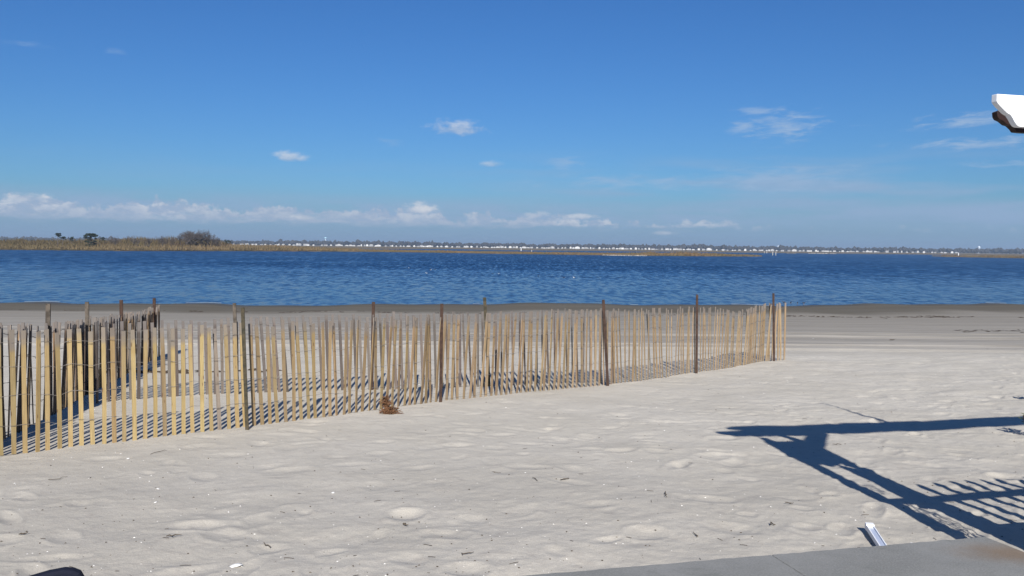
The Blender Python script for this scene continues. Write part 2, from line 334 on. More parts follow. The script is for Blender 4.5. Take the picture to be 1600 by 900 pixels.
# ------------------------------------------------------------------ ground: the beach
def build_beach():
    q = np.concatenate([np.linspace(1.0, 3.0, 30, endpoint=False), 3.0*(30/3.0)**np.linspace(0, 1, 620, endpoint=False), np.linspace(30, 62, 190), np.linspace(65, 160, 12)])
    side = np.array([.8, .95, 1.15, 1.5, 2, 3, 5, 9, 18, 40])
    tn = np.concatenate([-side[::-1], np.linspace(-.72, .72, 820), side])
    Yg, Tg = np.meshgrid(q, tn, indexing='ij'); Xg = Tg*Yg
    Z = zg(Xg, Yg).copy()
    sm = lambda v, a, b: (lambda t: t*t*(3-2*t))(np.clip((v-a)/(b-a), 0, 1))
    rough = 1-.93*sm(Yg, 18, 24)
    rough_far = 1-sm(Yg, 40, 52)
    A = 37*pi/180; xr = Xg*cos(A)+Yg*sin(A); yr = -Xg*sin(A)+Yg*cos(A)
    busy = np.clip(.75+.5*vnoise(Xg*.22, Yg*.22, 12)+.05*Xg, .35, 1.1)
    Z += rough*busy*(.034*vnoise(xr*.45, yr*.45, 1)+.022*vnoise(Xg*1.3, yr*1.7+9, 2)+.018*vnoise(xr*2.9, yr*3.4, 3)+.006*vnoise(xr*6.3, yr*7.5, 4)+.0045*vnoise(xr*14, yr*17, 5)+.003*vnoise(Xg*29, Yg*41, 9))
    Z += rough_far*(1-rough)*(.035*vnoise(Xg*.08, Yg*1.3, 6)+.02*vnoise(Xg*.25, Yg*2.7, 7)+.012*vnoise(Xg*1.5, Yg*2.0, 8))
    # drift of sand along the foot of the near fence
    # trodden hollows and footprints
    r = np.random.default_rng(5)
    tracks = []
    for _ in range(75):                                   # walkers' lines
        x0, y0 = r.uniform(-9, 13), r.uniform(3.2, 22); a = r.uniform(0, 2*pi); n = r.integers(5, 22)
        for k in range(n):
            x0 += cos(a)*.62; y0 += sin(a)*.62; a += r.normal(0, .07); s = (-1)**k*.09
            tracks.append((x0-sin(a)*s, y0+cos(a)*s, a, r.uniform(.12, .19), r.uniform(.055, .085), r.uniform(.009, .022)))
    for _ in range(2200): tracks.append((r.uniform(-10, 16), r.uniform(3, 23), r.uniform(0, pi), r.uniform(.05, .17), r.uniform(.035, .10), r.uniform(.003, .014)))
    for _ in range(70): tracks.append((r.uniform(-3.2, 4.5), r.uniform(3.6, 9.5), r.uniform(0, pi), r.uniform(.11, .2), r.uniform(.07, .12), r.uniform(.012, .022)))
    fence_line = [ground(x, y) for x, y in ((-80, 724), (0, 712), (385, 669), (690, 627), (945, 600), (1227, 562))]
    fx = np.array([p[0] for p in fence_line]); fy = np.array([p[1] for p in fence_line])
    for (cx, cy, a, L, W, D) in tracks:
        yl = np.interp(cx, fx, fy, left=0)
        if cx < fx[-1]+.3 and cy > yl-.35: D *= .3                # little trodden behind the fence
        D *= np.clip(.75+.055*cx, .5, 1)*np.clip(1.3-cy/16, .5, 1)
        R = 2.2*max(L, W); i0, i1 = np.searchsorted(q, (cy-R, cy+R))
        if i1 <= i0: continue
        j0, j1 = np.searchsorted(tn, ((cx-R)/max(cy, 1), (cx+R)/max(cy, 1))); j0 = max(j0-3, 0); j1 += 3
        xs = Xg[i0:i1, j0:j1]-cx; ys = Yg[i0:i1, j0:j1]-cy
        uu = (xs*cos(a)+ys*sin(a))/L; vv = (-xs*sin(a)+ys*cos(a))/W; rr = uu*uu+vv*vv
        Z[i0:i1, j0:j1] += -D*.95*np.exp(-rr**1.25*1.3)*(1+.3*np.sin(uu*2+a))+D*.30*np.exp(-((np.sqrt(rr)-1.28)/.24)**2)*(1+.5*np.sin(np.arctan2(vv, uu)*3+cx*9))
    # a vehicle's two wheel ruts along the beach
    for yc in (21.3, 23.0, 26.4, 28.1):
        line = yc+.07*Xg+.25*np.sin(Xg*.12+yc); Z += -.035*np.exp(-((Yg-line)/.16)**2)+.025*np.exp(-((np.abs(Yg-line)-.30)/.10)**2)
    ny, nx = Xg.shape
    V = np.stack([Xg, Yg, Z], -1).reshape(-1, 3); I = np.arange(ny*nx).reshape(ny, nx)
    Q = np.stack([I[:-1, :-1], I[:-1, 1:], I[1:, 1:], I[1:, :-1]], -1).reshape(-1, 4)
    me = bpy.data.meshes.new('beach_sand'); me.vertices.add(len(V)); me.vertices.foreach_set('co', V.ravel())
    me.loops.add(Q.size); me.loops.foreach_set('vertex_index', Q.ravel()); me.polygons.add(len(Q))
    me.polygons.foreach_set('loop_start', np.arange(0, Q.size, 4)); me.polygons.foreach_set('loop_total', np.full(len(Q), 4))
    me.polygons.foreach_set('use_smooth', np.ones(len(Q), bool)); me.update()
    at = me.attributes.new('shore', 'FLOAT', 'POINT'); at.data.foreach_set('value', yeff(Xg, Yg).ravel())
    me.materials.append(M['sand']); o = bpy.data.objects.new('beach_sand', me); COL.objects.link(o); tag(o, kind='structure')
    global beach_z
    def beach_z(x, y):
        i = int(np.clip(np.searchsorted(q, y), 1, ny-1)); j = int(np.clip(np.searchsorted(tn, x/max(y, .5)), 1, nx-1)); return float(Z[i-1:i+1, j-1:j+1].mean())
build_beach()
# ground behind the beach sheet, water and the land beyond
g = mesh_obj('sand_behind', [(-60, -60, 1.75), (60, -60, 1.75), (60, 1.05, 1.75), (-60, 1.05, 1.75)], [(0, 1, 2, 3)], M['sand']); tag(g, kind='structure')
w = mesh_obj('bay_water', [(-8000, 40, 0), (8000, 40, 0), (8000, 9500, 0), (-8000, 9500, 0)], [(0, 1, 2, 3)], M['water']); tag(w, kind='structure')

# ------------------------------------------------------------------ fence of wired laths
def lath_mesh(k):
    r = random.Random(k); b = []; W, T, H = .0395+r.uniform(-.003, .003), .010, 1.25+r.uniform(-.02, .03); seg = 4; bow = r.uniform(-.008, .008); bw2 = r.uniform(-.006, .006)
    vs = []; fs = []
    for i in range(seg+1):
        t = i/seg; z = t*H; ox = bow*sin(pi*t)+r.uniform(-.0015, .0015); oy = bw2*sin(pi*t); w = W*(1-.08*r.random())/2; a = r.uniform(-.02, .02)
        for sx, sy in ((-1, -1), (1, -1), (1, 1), (-1, 1)): vs.append((ox+sx*w, oy+sy*T/2+sx*a*.02, z+(sx*.004*r.uniform(-1, 1) if i == seg else 0)))
    for i in range(seg):
        for j in range(4): j2 = (j+1) % 4; fs.append((i*4+j, i*4+j2, i*4+4+j2, i*4+4+j))
    fs += [(3, 2, 1, 0), tuple(seg*4+j for j in range(4))]
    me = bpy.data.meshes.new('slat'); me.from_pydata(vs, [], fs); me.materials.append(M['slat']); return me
LATHS = [lath_mesh(k) for k in range(14)]
def post_profile(w):                       # a T-shaped steel post
    t = w*.28; return [(-w/2, -w/2), (w/2, -w/2), (w/2, -w/2+t), (t/2, -w/2+t), (t/2, w/2), (-t/2, w/2), (-t/2, -w/2+t), (-w/2, -w/2+t)]
def fence(label, base_px, top_px, posts, lean_tab, yaw_tab, colour, spacing=.1, name='slat_fence', yaw_rand=5, lean_rand=.4, gap_skip=()):
    pts = np.array([ground(x, y) for x, y in base_px]); bx = np.array([p[0] for p in base_px], float)
    # resample the base line finely
    P = []; PX = []
    for i in range(len(pts)-1):
        n = 40
        for k in range(n): t = k/n; P.append(pts[i]*(1-t)+pts[i+1]*t); PX.append(bx[i]*(1-t)+bx[i+1]*t)
    P.append(pts[-1]); PX.append(bx[-1]); P = np.array(P); PX = np.array(PX)
    d = np.r_[0, np.cumsum(np.hypot(*(P[1:, :2]-P[:-1, :2]).T))]
    root = thing(name, label, 'fence', tuple(P[len(P)//2]))
    inv = -Vector(root.location)
    tx = np.array([p[0] for p in top_px], float); ty = np.array([p[1] for p in top_px], float)
    S = []; s = .02
    while s < d[-1]: S.append(s+random.gauss(0, .004)); s += spacing
    slats = []
    for s in S:
        x, y = np.interp(s, d, P[:, 0]), np.interp(s, d, P[:, 1]); px = np.interp(s, d, PX)
        e = .05; tx_, ty_ = np.interp(s+e, d, P[:, 0])-np.interp(s-e, d, P[:, 0]), np.interp(s+e, d, P[:, 1])-np.interp(s-e, d, P[:, 1]); yaw = math.atan2(ty_, tx_)
        row = np.interp(px, tx, ty); dr = ray(px, row); ztop = HC+dr[2]*(y/dr[1])
        # weave: the wires let the run wander a little
        off = .012*sin(s*1.7)+random.gauss(0, .003); x += -sin(yaw)*off; y += cos(yaw)*off
        zb = beach_z(x, y)
        h = min(ztop-zb, 1.225); z0 = zb+h-1.25+random.gauss(0, .010)
        ln = np.interp(px, *zip(*lean_tab))+random.gauss(0, lean_rand)
        tw = np.interp(px, *zip(*yaw_tab))+random.gauss(0, yaw_rand)
        o = bpy.data.objects.new('slat', random.choice(LATHS)); COL.objects.link(o); o.parent = root
        R = Matrix.Rotation(yaw, 4, 'Z') @ Matrix.Rotation(radians(ln), 4, 'Y') @ Matrix.Rotation(radians(random.gauss(0, 1.5)), 4, 'X') @ Matrix.Rotation(radians(tw), 4, 'Z')
        o.matrix_local = Matrix.Translation(Vector((x, y, z0))+inv) @ R
        c = colour(px); o.color = (*c, 1); slats.append((x, y, z0, yaw, radians(ln), h))
    # five twisted wires through the laths
    for hz in (.16, .40, .64, .87, 1.07):
        for ph in (0, 1):
            pl = []
            for k, (x, y, z0, yaw, ln, h) in enumerate(slats):
                z = 1.25-h; zz = z0+max(hz*1.08, .02)*1.0; sd = .0085*(1 if (k+ph) % 2 else -1); off = sin(ln)*hz
                pl.append(Vector((x-sin(yaw)*sd+cos(yaw)*off, y+cos(yaw)*sd+sin(yaw)*off, zz+.006*sin(k*1.3+hz*9)))+inv)
            MB().tube(pl, .0019, 3, caps=False).build('wire', M['wire'], root)
    for (xb, yb, xt, yt, wd, mt, side) in posts:
        b = ground(xb, yb); dr = ray(xt, yt); t = b[1]/dr[1]; tp = EYE+dr*t
        tp[1] -= .0; ax = (Vector(tp)-Vector(b)); Ln = ax.length
        mb = MB(); pf = post_profile(wd)
        e1 = Vector((1, 0, 0)); axn = ax.normalized(); e1 = (e1-axn*e1.dot(axn)).normalized(); e2 = axn.cross(e1)
        fn = lambda a, c, dd: Vector(b)+inv+e1*a+e2*(c-side*.05)+axn*dd
        mb.prism(pf, -.45, Ln, fn); p = mb.build('post', M[mt], root)
    return root
def mixc(a, b, t): return tuple(x*(1-t)+y*t for x, y in zip(a, b))
def jit(c, s=.14):
    k = random.gauss(1, s*.8); return tuple(max(.01, v*k*random.gauss(1, s*.12)) for v in c)
def near_col(px):
    fresh, tan, pale = (.345, .252, .115), (.235, .166, .092), (.27, .195, .118)
    r = random.random()
    if px < 330: c = mixc(fresh, tan, np.clip(random.gauss(.15, .3), 0, 1))
    elif px < 680: c = mixc(fresh, tan, np.clip(random.gauss(.55+(px-330)/900, .25), 0, 1.2))
    elif px < 900: c = mixc(tan, pale, np.clip(random.gauss(.35, .3), 0, 1))
    else: c = mixc(tan, pale, np.clip(random.gauss(.8, .3), 0, 1.2))
    if r < .015: c = (.2, .17, .13)
    return jit(c, .12)
NEAR_BASE = [(-430, 776), (-130, 731), (-60, 721), (0, 712), (100, 699), (200, 688), (300, 677), (385, 668), (500, 654), (575, 643), (690, 627), (800, 616), (870, 608), (945, 601), (1000, 594), (1087, 582), (1150, 573), (1185, 566), (1207, 563), (1228, 562)]
NEAR_TOP = [(-430, 541), (-130, 523), (0, 519), (73, 519), (196, 515), (261, 514), (339, 510), (407, 508), (510, 502), (612, 498), (680, 494), (805, 489), (879, 487), (946, 485), (1081, 481), (1120, 482), (1148, 489), (1165, 483), (1202, 474), (1230, 474)]
fence('sand coloured slat fence nearest the viewer, fresh yellow laths wired to rusty posts', NEAR_BASE, NEAR_TOP,
      [(-330, 762, -334, 500, .038, 'rust', 1), (-62, 722, -66, 486, .038, 'rust', 1), (389, 671, 382, 480, .036, 'olive', 1), (689, 628, 691, 474, .040, 'rust', 1), (949, 602, 942, 468, .042, 'rust', 1), (1087, 583, 1088, 460, .040, 'rust', 1), (1208, 564, 1207, 458, .042, 'rust', 1)],
      [(-100, 0), (300, -.5), (400, -3), (500, -2.5), (560, 1.5), (620, 4), (680, 2), (740, 4), (840, 4.5), (900, 1), (950, -3), (1000, -4), (1060, -1), (1120, 0), (1150, 6), (1190, 4), (1215, -2), (1230, -3)],
      [(-100, 4), (380, -4), (480, 3), (600, 8), (820, 8), (930, 9), (960, 12), (1060, 11), (1120, 5), (1230, -14)], near_col, .096)
fence('grey weathered slat fence behind the yellow one, meeting it at its middle post', [(150, 631), (183, 626), (300, 618.5), (349, 616), (430, 613), (583, 608), (700, 605.5), (760, 602.5), (842, 600), (930, 598), (962, 599)],
      [(150, 506), (190, 505), (270, 503), (400, 497), (520, 494), (640, 491), (800, 489), (879, 486), (962, 485)],
      [(370, 617, 365, 474, .045, 'post_wood', -1), (580, 609, 583, 472, .045, 'rust', -1), (764, 603, 757, 465, .048, 'olive', -1)],
      [(150, 0), (400, -1), (420, -4), (560, -3), (640, -2), (760, -2), (860, -2), (960, -1)], [(150, 5), (400, 12), (640, 20), (800, 32), (880, 50), (960, 60)],
      lambda px: jit((.14, .115, .10) if random.random() < .8 else (.09, .075, .065), .16), .096)
fence('brown slat fence, darkened for shade, running from the left edge out toward the water', [(-70, 725), (-30, 704), (0, 690), (35, 672), (69, 655), (136, 617), (188, 589), (240, 560), (250, 556)],
      [(-70, 512), (0, 508), (60, 508), (130, 502), (183, 492), (210, 490), (235, 481), (252, 476)],
      [(70, 655, 73, 475, .05, 'post_wood', -1), (136, 617, 134, 472, .05, 'post_wood', -1), (189, 589, 188, 469, .052, 'rust', -1), (240, 560, 240, 466, .056, 'rust', -1)],
      [(-70, 2), (30, 5), (60, -3), (80, 8), (130, 8), (180, 3), (215, 8), (250, 1)], [(-70, 35), (60, 30), (120, 42), (200, 30), (250, 30)],
      lambda px: jit((.07, .05, .036) if random.random() < .74 else (.24, .165, .09), .2), .085, yaw_rand=18, lean_rand=2)  # most laths carry shade in their colour, the rest a sunlit tan

# ------------------------------------------------------------------ pergola gate whose shadow falls on the sand
PA = radians(14.5); pu = Vector((cos(PA), sin(PA), 0)); pn = Vector((-sin(PA), cos(PA), 0))
TIP = Vector((2.461, 4.563, 1.77)); BEAM_TOP = 2.538
def pg(u, z, nn): return pu*u+pn*nn+Vector((0, 0, z))
def build_pergola():
    root = thing('pergola', 'white pergola whose scrolled beam end shows at the upper right, throwing the long shadow', 'pergola', tuple(TIP))
    # scrolled tail: (u, depth below the beam top)
    prof = [(0, 0), (0, -.037), (.006, -.046), (.017, -.057), (.042, -.076), (.065, -.093), (.088, -.103), (.102, -.118), (.116, -.138), (.130, -.153), (.142, -.159), (.152, -.160)]
    polyA = prof+[(5.2, -.160), (5.2, 0)]
    b = MB().prism(polyA, 0, .038, lambda a, z, d: pg(a, BEAM_TOP+z, d)).build('beam', M['white_paint'], root); bevel(b, .003)
    polyB = [(.10, -.006), (.05, -.026), (0, -.044), (.004, -.070), (.015, -.084), (.04, -.092), (.07, -.110), (.092, -.114), (.118, -.132), (.132, -.147), (.17, -.149), (5.2, -.149), (5.2, -.006)]
    b2 = MB().prism(polyB, .245, .285, lambda a, z, d: pg(a+.232, BEAM_TOP+z, d)).build('beam', M['brown'], root); b2['label'] = 'dark brown beam behind the white one'; bevel(b2, .003)  # near-black brown over the whole beam
    NP = -.22; RZ = Matrix.Rotation(PA, 3, 'Z')           # posts and railing stand on the wall side of the beams
    for u0, w in ((.355, .10), (.71, .10), (5.1, .10)):
        p = MB().box(pg(u0, (2.335-.35)/2, NP), (w, w, 2.335+.35), RZ).build('post', M['white_paint'], root); bevel(p, .006)
        if u0 > .5: c = MB().box(pg(u0, 2.262, .02), (.07, .60, .146), RZ).build('cross_arm', M['white_paint'], root); bevel(c, .004)
    MB().box(pg(.40, 2.265, -.12), (.07, .29, .14), RZ).build('cross_arm', M['white_paint'], root)  # unseen bracket, added so its shadow closes the gap under the beam
    MB().box(pg(.532, 2.27, NP), (.25, .06, .12), RZ).build('head_board', M['white_paint'], root)
    b0, b1, t0, t1 = pg(.53, 1.90, NP), pg(.53, 2.14, NP), pg(1.02, BEAM_TOP-.19, .06), pg(1.20, BEAM_TOP-.19, .06); e = pn*.05
    MB().add([b0-e, b1-e, t0-e, t1-e, b0+e, b1+e, t0+e, t1+e], [(0, 1, 2, 3), (7, 6, 5, 4), (0, 4, 5, 1), (1, 5, 6, 2), (2, 6, 7, 3), (3, 7, 4, 0)]).build('knee_brace', M['white_paint'], root)
    poly = [(.408, 2.185), (.408, 1.82), (.50, 1.70), (.657, 1.76), (.657, 2.185)]
    MB().prism(poly, NP-.012, NP+.012, lambda a, z, d: pg(a, z, d)).build('filler_panel', M['white_paint'], root)  # unseen filler panel, shaped to the solid block in the cast shadow
    MB().box(pg(2.9, 1.03, NP), (5.0, .045, .075), RZ).build('rail', M['white_paint'], root)
    MB().box(pg(2.98, .26, NP), (4.6, .05, .74), RZ).build('kick_board', M['white_paint'], root)
    pk = MB().prism([(-.025, .60), (.025, .60), (.025, 1.22), (.010, 1.255), (-.010, 1.255), (-.025, 1.22)], -.012, .012, lambda a, z, d: pg(a, z, d))
    me = None
    for k in range(29):
        u0 = .895+.1445*k
        if me is None: o = pk.build('picket', M['white_paint'], root); me = o.data
        else: o = bpy.data.objects.new('picket', me); COL.objects.link(o); o.parent = root
        o.location = pu*u0+pn*(NP+.036)
    poly = [(.56, .15), (.657, .15), (.657, 1.60), (.60, 1.72), (.55, 1.66), (.565, 1.40), (.535, 1.12), (.56, .8)]
    MB().prism(poly, NP-.02, NP+.02, lambda a, z, d: pg(a, z, d)).build('scroll_board', M['white_paint'], root)
    r = random.Random(3); mb = MB()
    for k in range(13):                                          # iron scrollwork between the posts
        zc = .50+.042*k; u0 = .455+.035*sin(k*1.9); rr = .026+.012*r.random()
        mb.tube([pg(u0+rr*cos(t)*(1-t/12), zc+rr*1.15*sin(t)*(1-t/12), NP) for t in np.linspace(r.random()*3, 8.5, 12)], .0045, 4)
    for k in range(4): mb.tube([pg(.425+.025*k+.018*sin(t*9+k), .3+t*.72, NP) for t in np.linspace(0, 1, 12)], .004, 4)
    for k in range(3):
        zc = 1.18+.06*k; mb.tube([pg(.46+.03*cos(t+k), zc+.03*sin(t*1.3), NP) for t in np.linspace(0, 6, 12)], .005, 4)
    tag(mb.build('iron_scrollwork', M['dark_steel'], root), kind='stuff')
    for k in range(3): MB().tube([pg(.42+.05*k*t+.02*sin(t*7+k*2), 1.75+.55*t, NP) for t in np.linspace(0, 1, 10)], [.011-.005*t for t in np.linspace(0, 1, 10)], 5).build('climbing_stem', M['twig'], root)
    for k in range(2): MB().tube([pg(.70-.09*max(0, t-.55)*2+.035*sin(t*13+k*2.4)+.02*k, .45+1.45*t, NP+.03) for t in np.linspace(0, 1, 26)], [.024-.012*t for t in np.linspace(0, 1, 26)], 5).build('climbing_stem', M['twig'], root)
    MB().tube([pg(2.25+.02*sin(k*1.1), BEAM_TOP-.1+k*.14, .12) for k in range(9)], [.034-.0028*k for k in range(9)], 5).build('finial_rod', M['dark_steel'], root)
build_pergola()

# ------------------------------------------------------------------ concrete wall in the foreground
WU = pu; WN = pn
def build_wall():
    c = Vector((2.10, 3.856, 0)); z1 = 2.25
    root = thing('concrete_wall', 'low grey concrete wall along the bottom right with a rust stained corner', 'wall', (c.x, c.y, 1.7))
    W = .62
    cuts = [0, -1.055, -2.55, -4.05, -5.55, -7.05]
    for a, b in zip(cuts[:-1], cuts[1:]):
        mb = MB(); u0, u1 = b+.0015, a-.0015
        end = .02 if a == 0 else 0
        rj = random.Random(int(-b*100)); poly = [(u0, 0)]+[(u0+(u1-u0)*t/34, rj.gauss(0, .0022)) for t in range(1, 34)]+[(u1, 0), (u1+end*1.5, -W), (u0, -W)]
        mb.prism(poly, -.75, .55, lambda p, q, d: WU*p+WN*q+Vector((0, 0, d)))
        o = mb.build('wall_section', M['concrete'], root); bevel(o, .005, 2)
    MB().prism([(-7.0, -.02), (-.04, -.02), (-.04, -W+.02), (-7.0, -W+.02)], -.7, .535, lambda p, q, d: WU*p+WN*q+Vector((0, 0, d))).build('joint_filler', M['debris'], root)
    # pavement the viewer stands on
    p = MB().prism([(-9, -W-.012), (6, -W-.012), (6, -9), (-9, -9)], -.6, .13, lambda a, b, d: c+WU*a+WN*b+Vector((0, 0, 1.7+d))).build('pavement', M['concrete']); tag(p, kind='structure')
build_wall()

# ------------------------------------------------------------------ white aluminium channel lying on the sand
def build_channel():
    a = ground(1359, 833); b = ground(1397, 880); d = Vector(b-a); d.z = 0; L = 1.15; d.normalize(); e = Vector((-d.y, d.x, 0))
    z = beach_z(a[0], a[1])
    root = thing('metal_channel', 'short white metal channel lying on the sand just beyond the concrete wall', 'metal channel', (a[0], a[1], z))
    w, h, t = .040, .034, .004
    tilt = lambda s: -.03*s+.012
    f = lambda s, x, zz: d*s+e*x+Vector((0, 0, zz+tilt(s)))
    mb = MB()
    mb.prism([(-w/2, .012), (w/2, .012), (w/2, h), (-w/2, h)], 0.012, L, lambda x, zz, s: f(s, x, zz)); bevel(mb.build('channel_body', M['alu'], root), .003)  # blue-grey of shade and reflection is put into the body colour
    for sx in (-1, 1): mb = MB(); mb.prism([(sx*w/2-.003, .010), (sx*w/2+.003, .010), (sx*w/2+.003, h+.007), (sx*w/2-.003, h+.007)], .0, L, lambda x, zz, s: f(s, x, zz)); mb.build('side_lip', M['white_paint'], root)
    mb = MB(); mb.prism([(-w/2-.005, .006), (w/2+.005, .006), (w/2+.005, h+.014), (-w/2-.005, h+.014)], -.03, .010, lambda x, zz, s: f(s, x, zz)); bevel(mb.build('end_cap', M['white_paint'], root), .003)
build_channel()

# ------------------------------------------------------------------ navy chair at the bottom left
def build_chair():
    D = 1.75; p = EYE+ray(105, 884)*D; root = thing('folding_chair', 'dark navy canvas chair, only its rounded back top showing at the bottom left', 'chair', (p[0]-.215, p[1], 1.85), radians(16))
    H = p[2]-1.85-.024; W = .46
    prof = [(-.23, H-.20), (-.20, H-.165), (-.12, H-.105), (-.02, H-.062), (.05, H-.036), (.11, H-.016), (.16, H-.004), (.19, H), (.207, H-.003), (.220, H-.010), (.229, H-.030), (.233, H-.07)]
    poly = [(-W/2, H-.40)]+prof+[(.235, H-.40)]
    b = MB().prism(poly, -.013, .013, lambda x, z, d: Vector((x, d-.10*(z-H), z))).build('backrest', M['navy'], root); bevel(b, .007, 3)
    s = MB().box((0, -.24, .43), (.46, .46, .035)).build('seat', M['navy'], root); bevel(s, .012, 3)
    for x in (-.23, .23):
        MB().tube([(x, -.45, 0.0), (x, -.20, .42), (x, .04, .46), (x, .035, H-.24)], .012, 8).build('side_frame', M['dark_steel'], root)
        MB().tube([(x*.95, .06, 0), (x*.95, -.18, .41), (x*.95, -.44, .43)], .012, 8).build('rear_leg', M['dark_steel'], root)
        MB().box((x*1.08, -.22, .66), (.05, .42, .025)).build('armrest', M['dark_steel'], root)
build_chair()

# ------------------------------------------------------------------ dried plant clump by the fence, weeds at the right edge
def build_clump():
    c = ground(607, 647); root = thing('dried_plant_clump', 'brown dried plant bundle slumped against the foot of the slat fence', 'dried plant', (c[0], c[1], beach_z(c[0], c[1])-.01))
    r = random.Random(4)
    def lobe(name, ctr, rad, n, ln):
        mb = MB()
        for k in range(n):
            a, b = r.uniform(0, 2*pi), r.gauss(0, .6); p = Vector((ctr[0]+rad[0]*r.gauss(0, .5)*cos(a), ctr[1]+rad[1]*r.gauss(0, .5), max(.006, ctr[2]+rad[2]*r.gauss(0, .5))))
            dirv = Vector((cos(a), sin(a)*.6, b)).normalized(); cur = Vector((r.gauss(0, 1), r.gauss(0, 1), r.gauss(0, 1)))*.35; L = ln*r.uniform(.4, 1.2); pts = []
            for i in range(5):
                t = i/4; q = p+dirv*L*(t-.5)+cur*L*(t-.5)**2*2; q.z = max(.004, q.z); pts.append(q)
            w = r.uniform(.002, .006); mb.tube(pts, [w, w*1.2, w, w*.8, w*.3], 3, caps=False)
        return mb.build(name, M['straw'], root)
    lobe('stem_heap', (.01, -.02, .04), (.088, .052, .030), 300, .095); lobe('stem_bundle', (-.032, .035, .13), (.038, .034, .058), 130, .085)
build_clump()
def build_weed(x, y, h, label, n, seed):
    c = ground(x, y); r = random.Random(seed); root = thing('beach_weed', label, 'plant', (c[0], c[1], beach_z(c[0], c[1])), 0, None)
    st = MB(); lf = MB(); hd = MB()
    for k in range(n):
        a = r.uniform(0, 2*pi); sp = r.uniform(.15, .5); tip = Vector((cos(a)*sp*h, sin(a)*sp*h*.8, h*r.uniform(.6, 1)))
        pts = [tip*t+Vector((0, 0, .08*h*sin(pi*t))) for t in np.linspace(0, 1, 6)]; st.tube(pts, [.006, .005, .004, .004, .003, .002], 5)
        for i in range(9):
            t = r.uniform(.25, 1); p = tip*t+Vector((0, 0, .08*h*sin(pi*t))); b = r.uniform(0, 2*pi); L = r.uniform(.05, .11); d = Vector((cos(b), sin(b), r.uniform(-.1, .7))).normalized(); s = d.cross(Vector((0, 0, 1))).normalized()*L*.17
            m = p+d*L*.5+Vector((0, 0, .008)); lf.add([p, m+s, p+d*L, m-s], [(0, 1, 2), (0, 2, 3)])
        for i in range(12):
            q = tip+Vector((r.gauss(0, .014), r.gauss(0, .014), r.gauss(0.01, .02))); hd.box(q, (.012, .012, .012), Matrix.Rotation(r.random()*3, 3, 'X'))
    st.build('stem', M['twig'], root); lf.build('leaves', M['leaf'], root); hd.build('flower_head', M['leaf_brown'], root)
build_weed(1612, 682, .25, 'green and brown weed at the right edge beside the beam shadow', 7, 3)
build_weed(1612, 625, .13, 'small grey dry weed at the right edge above the beam shadow', 5, 8)

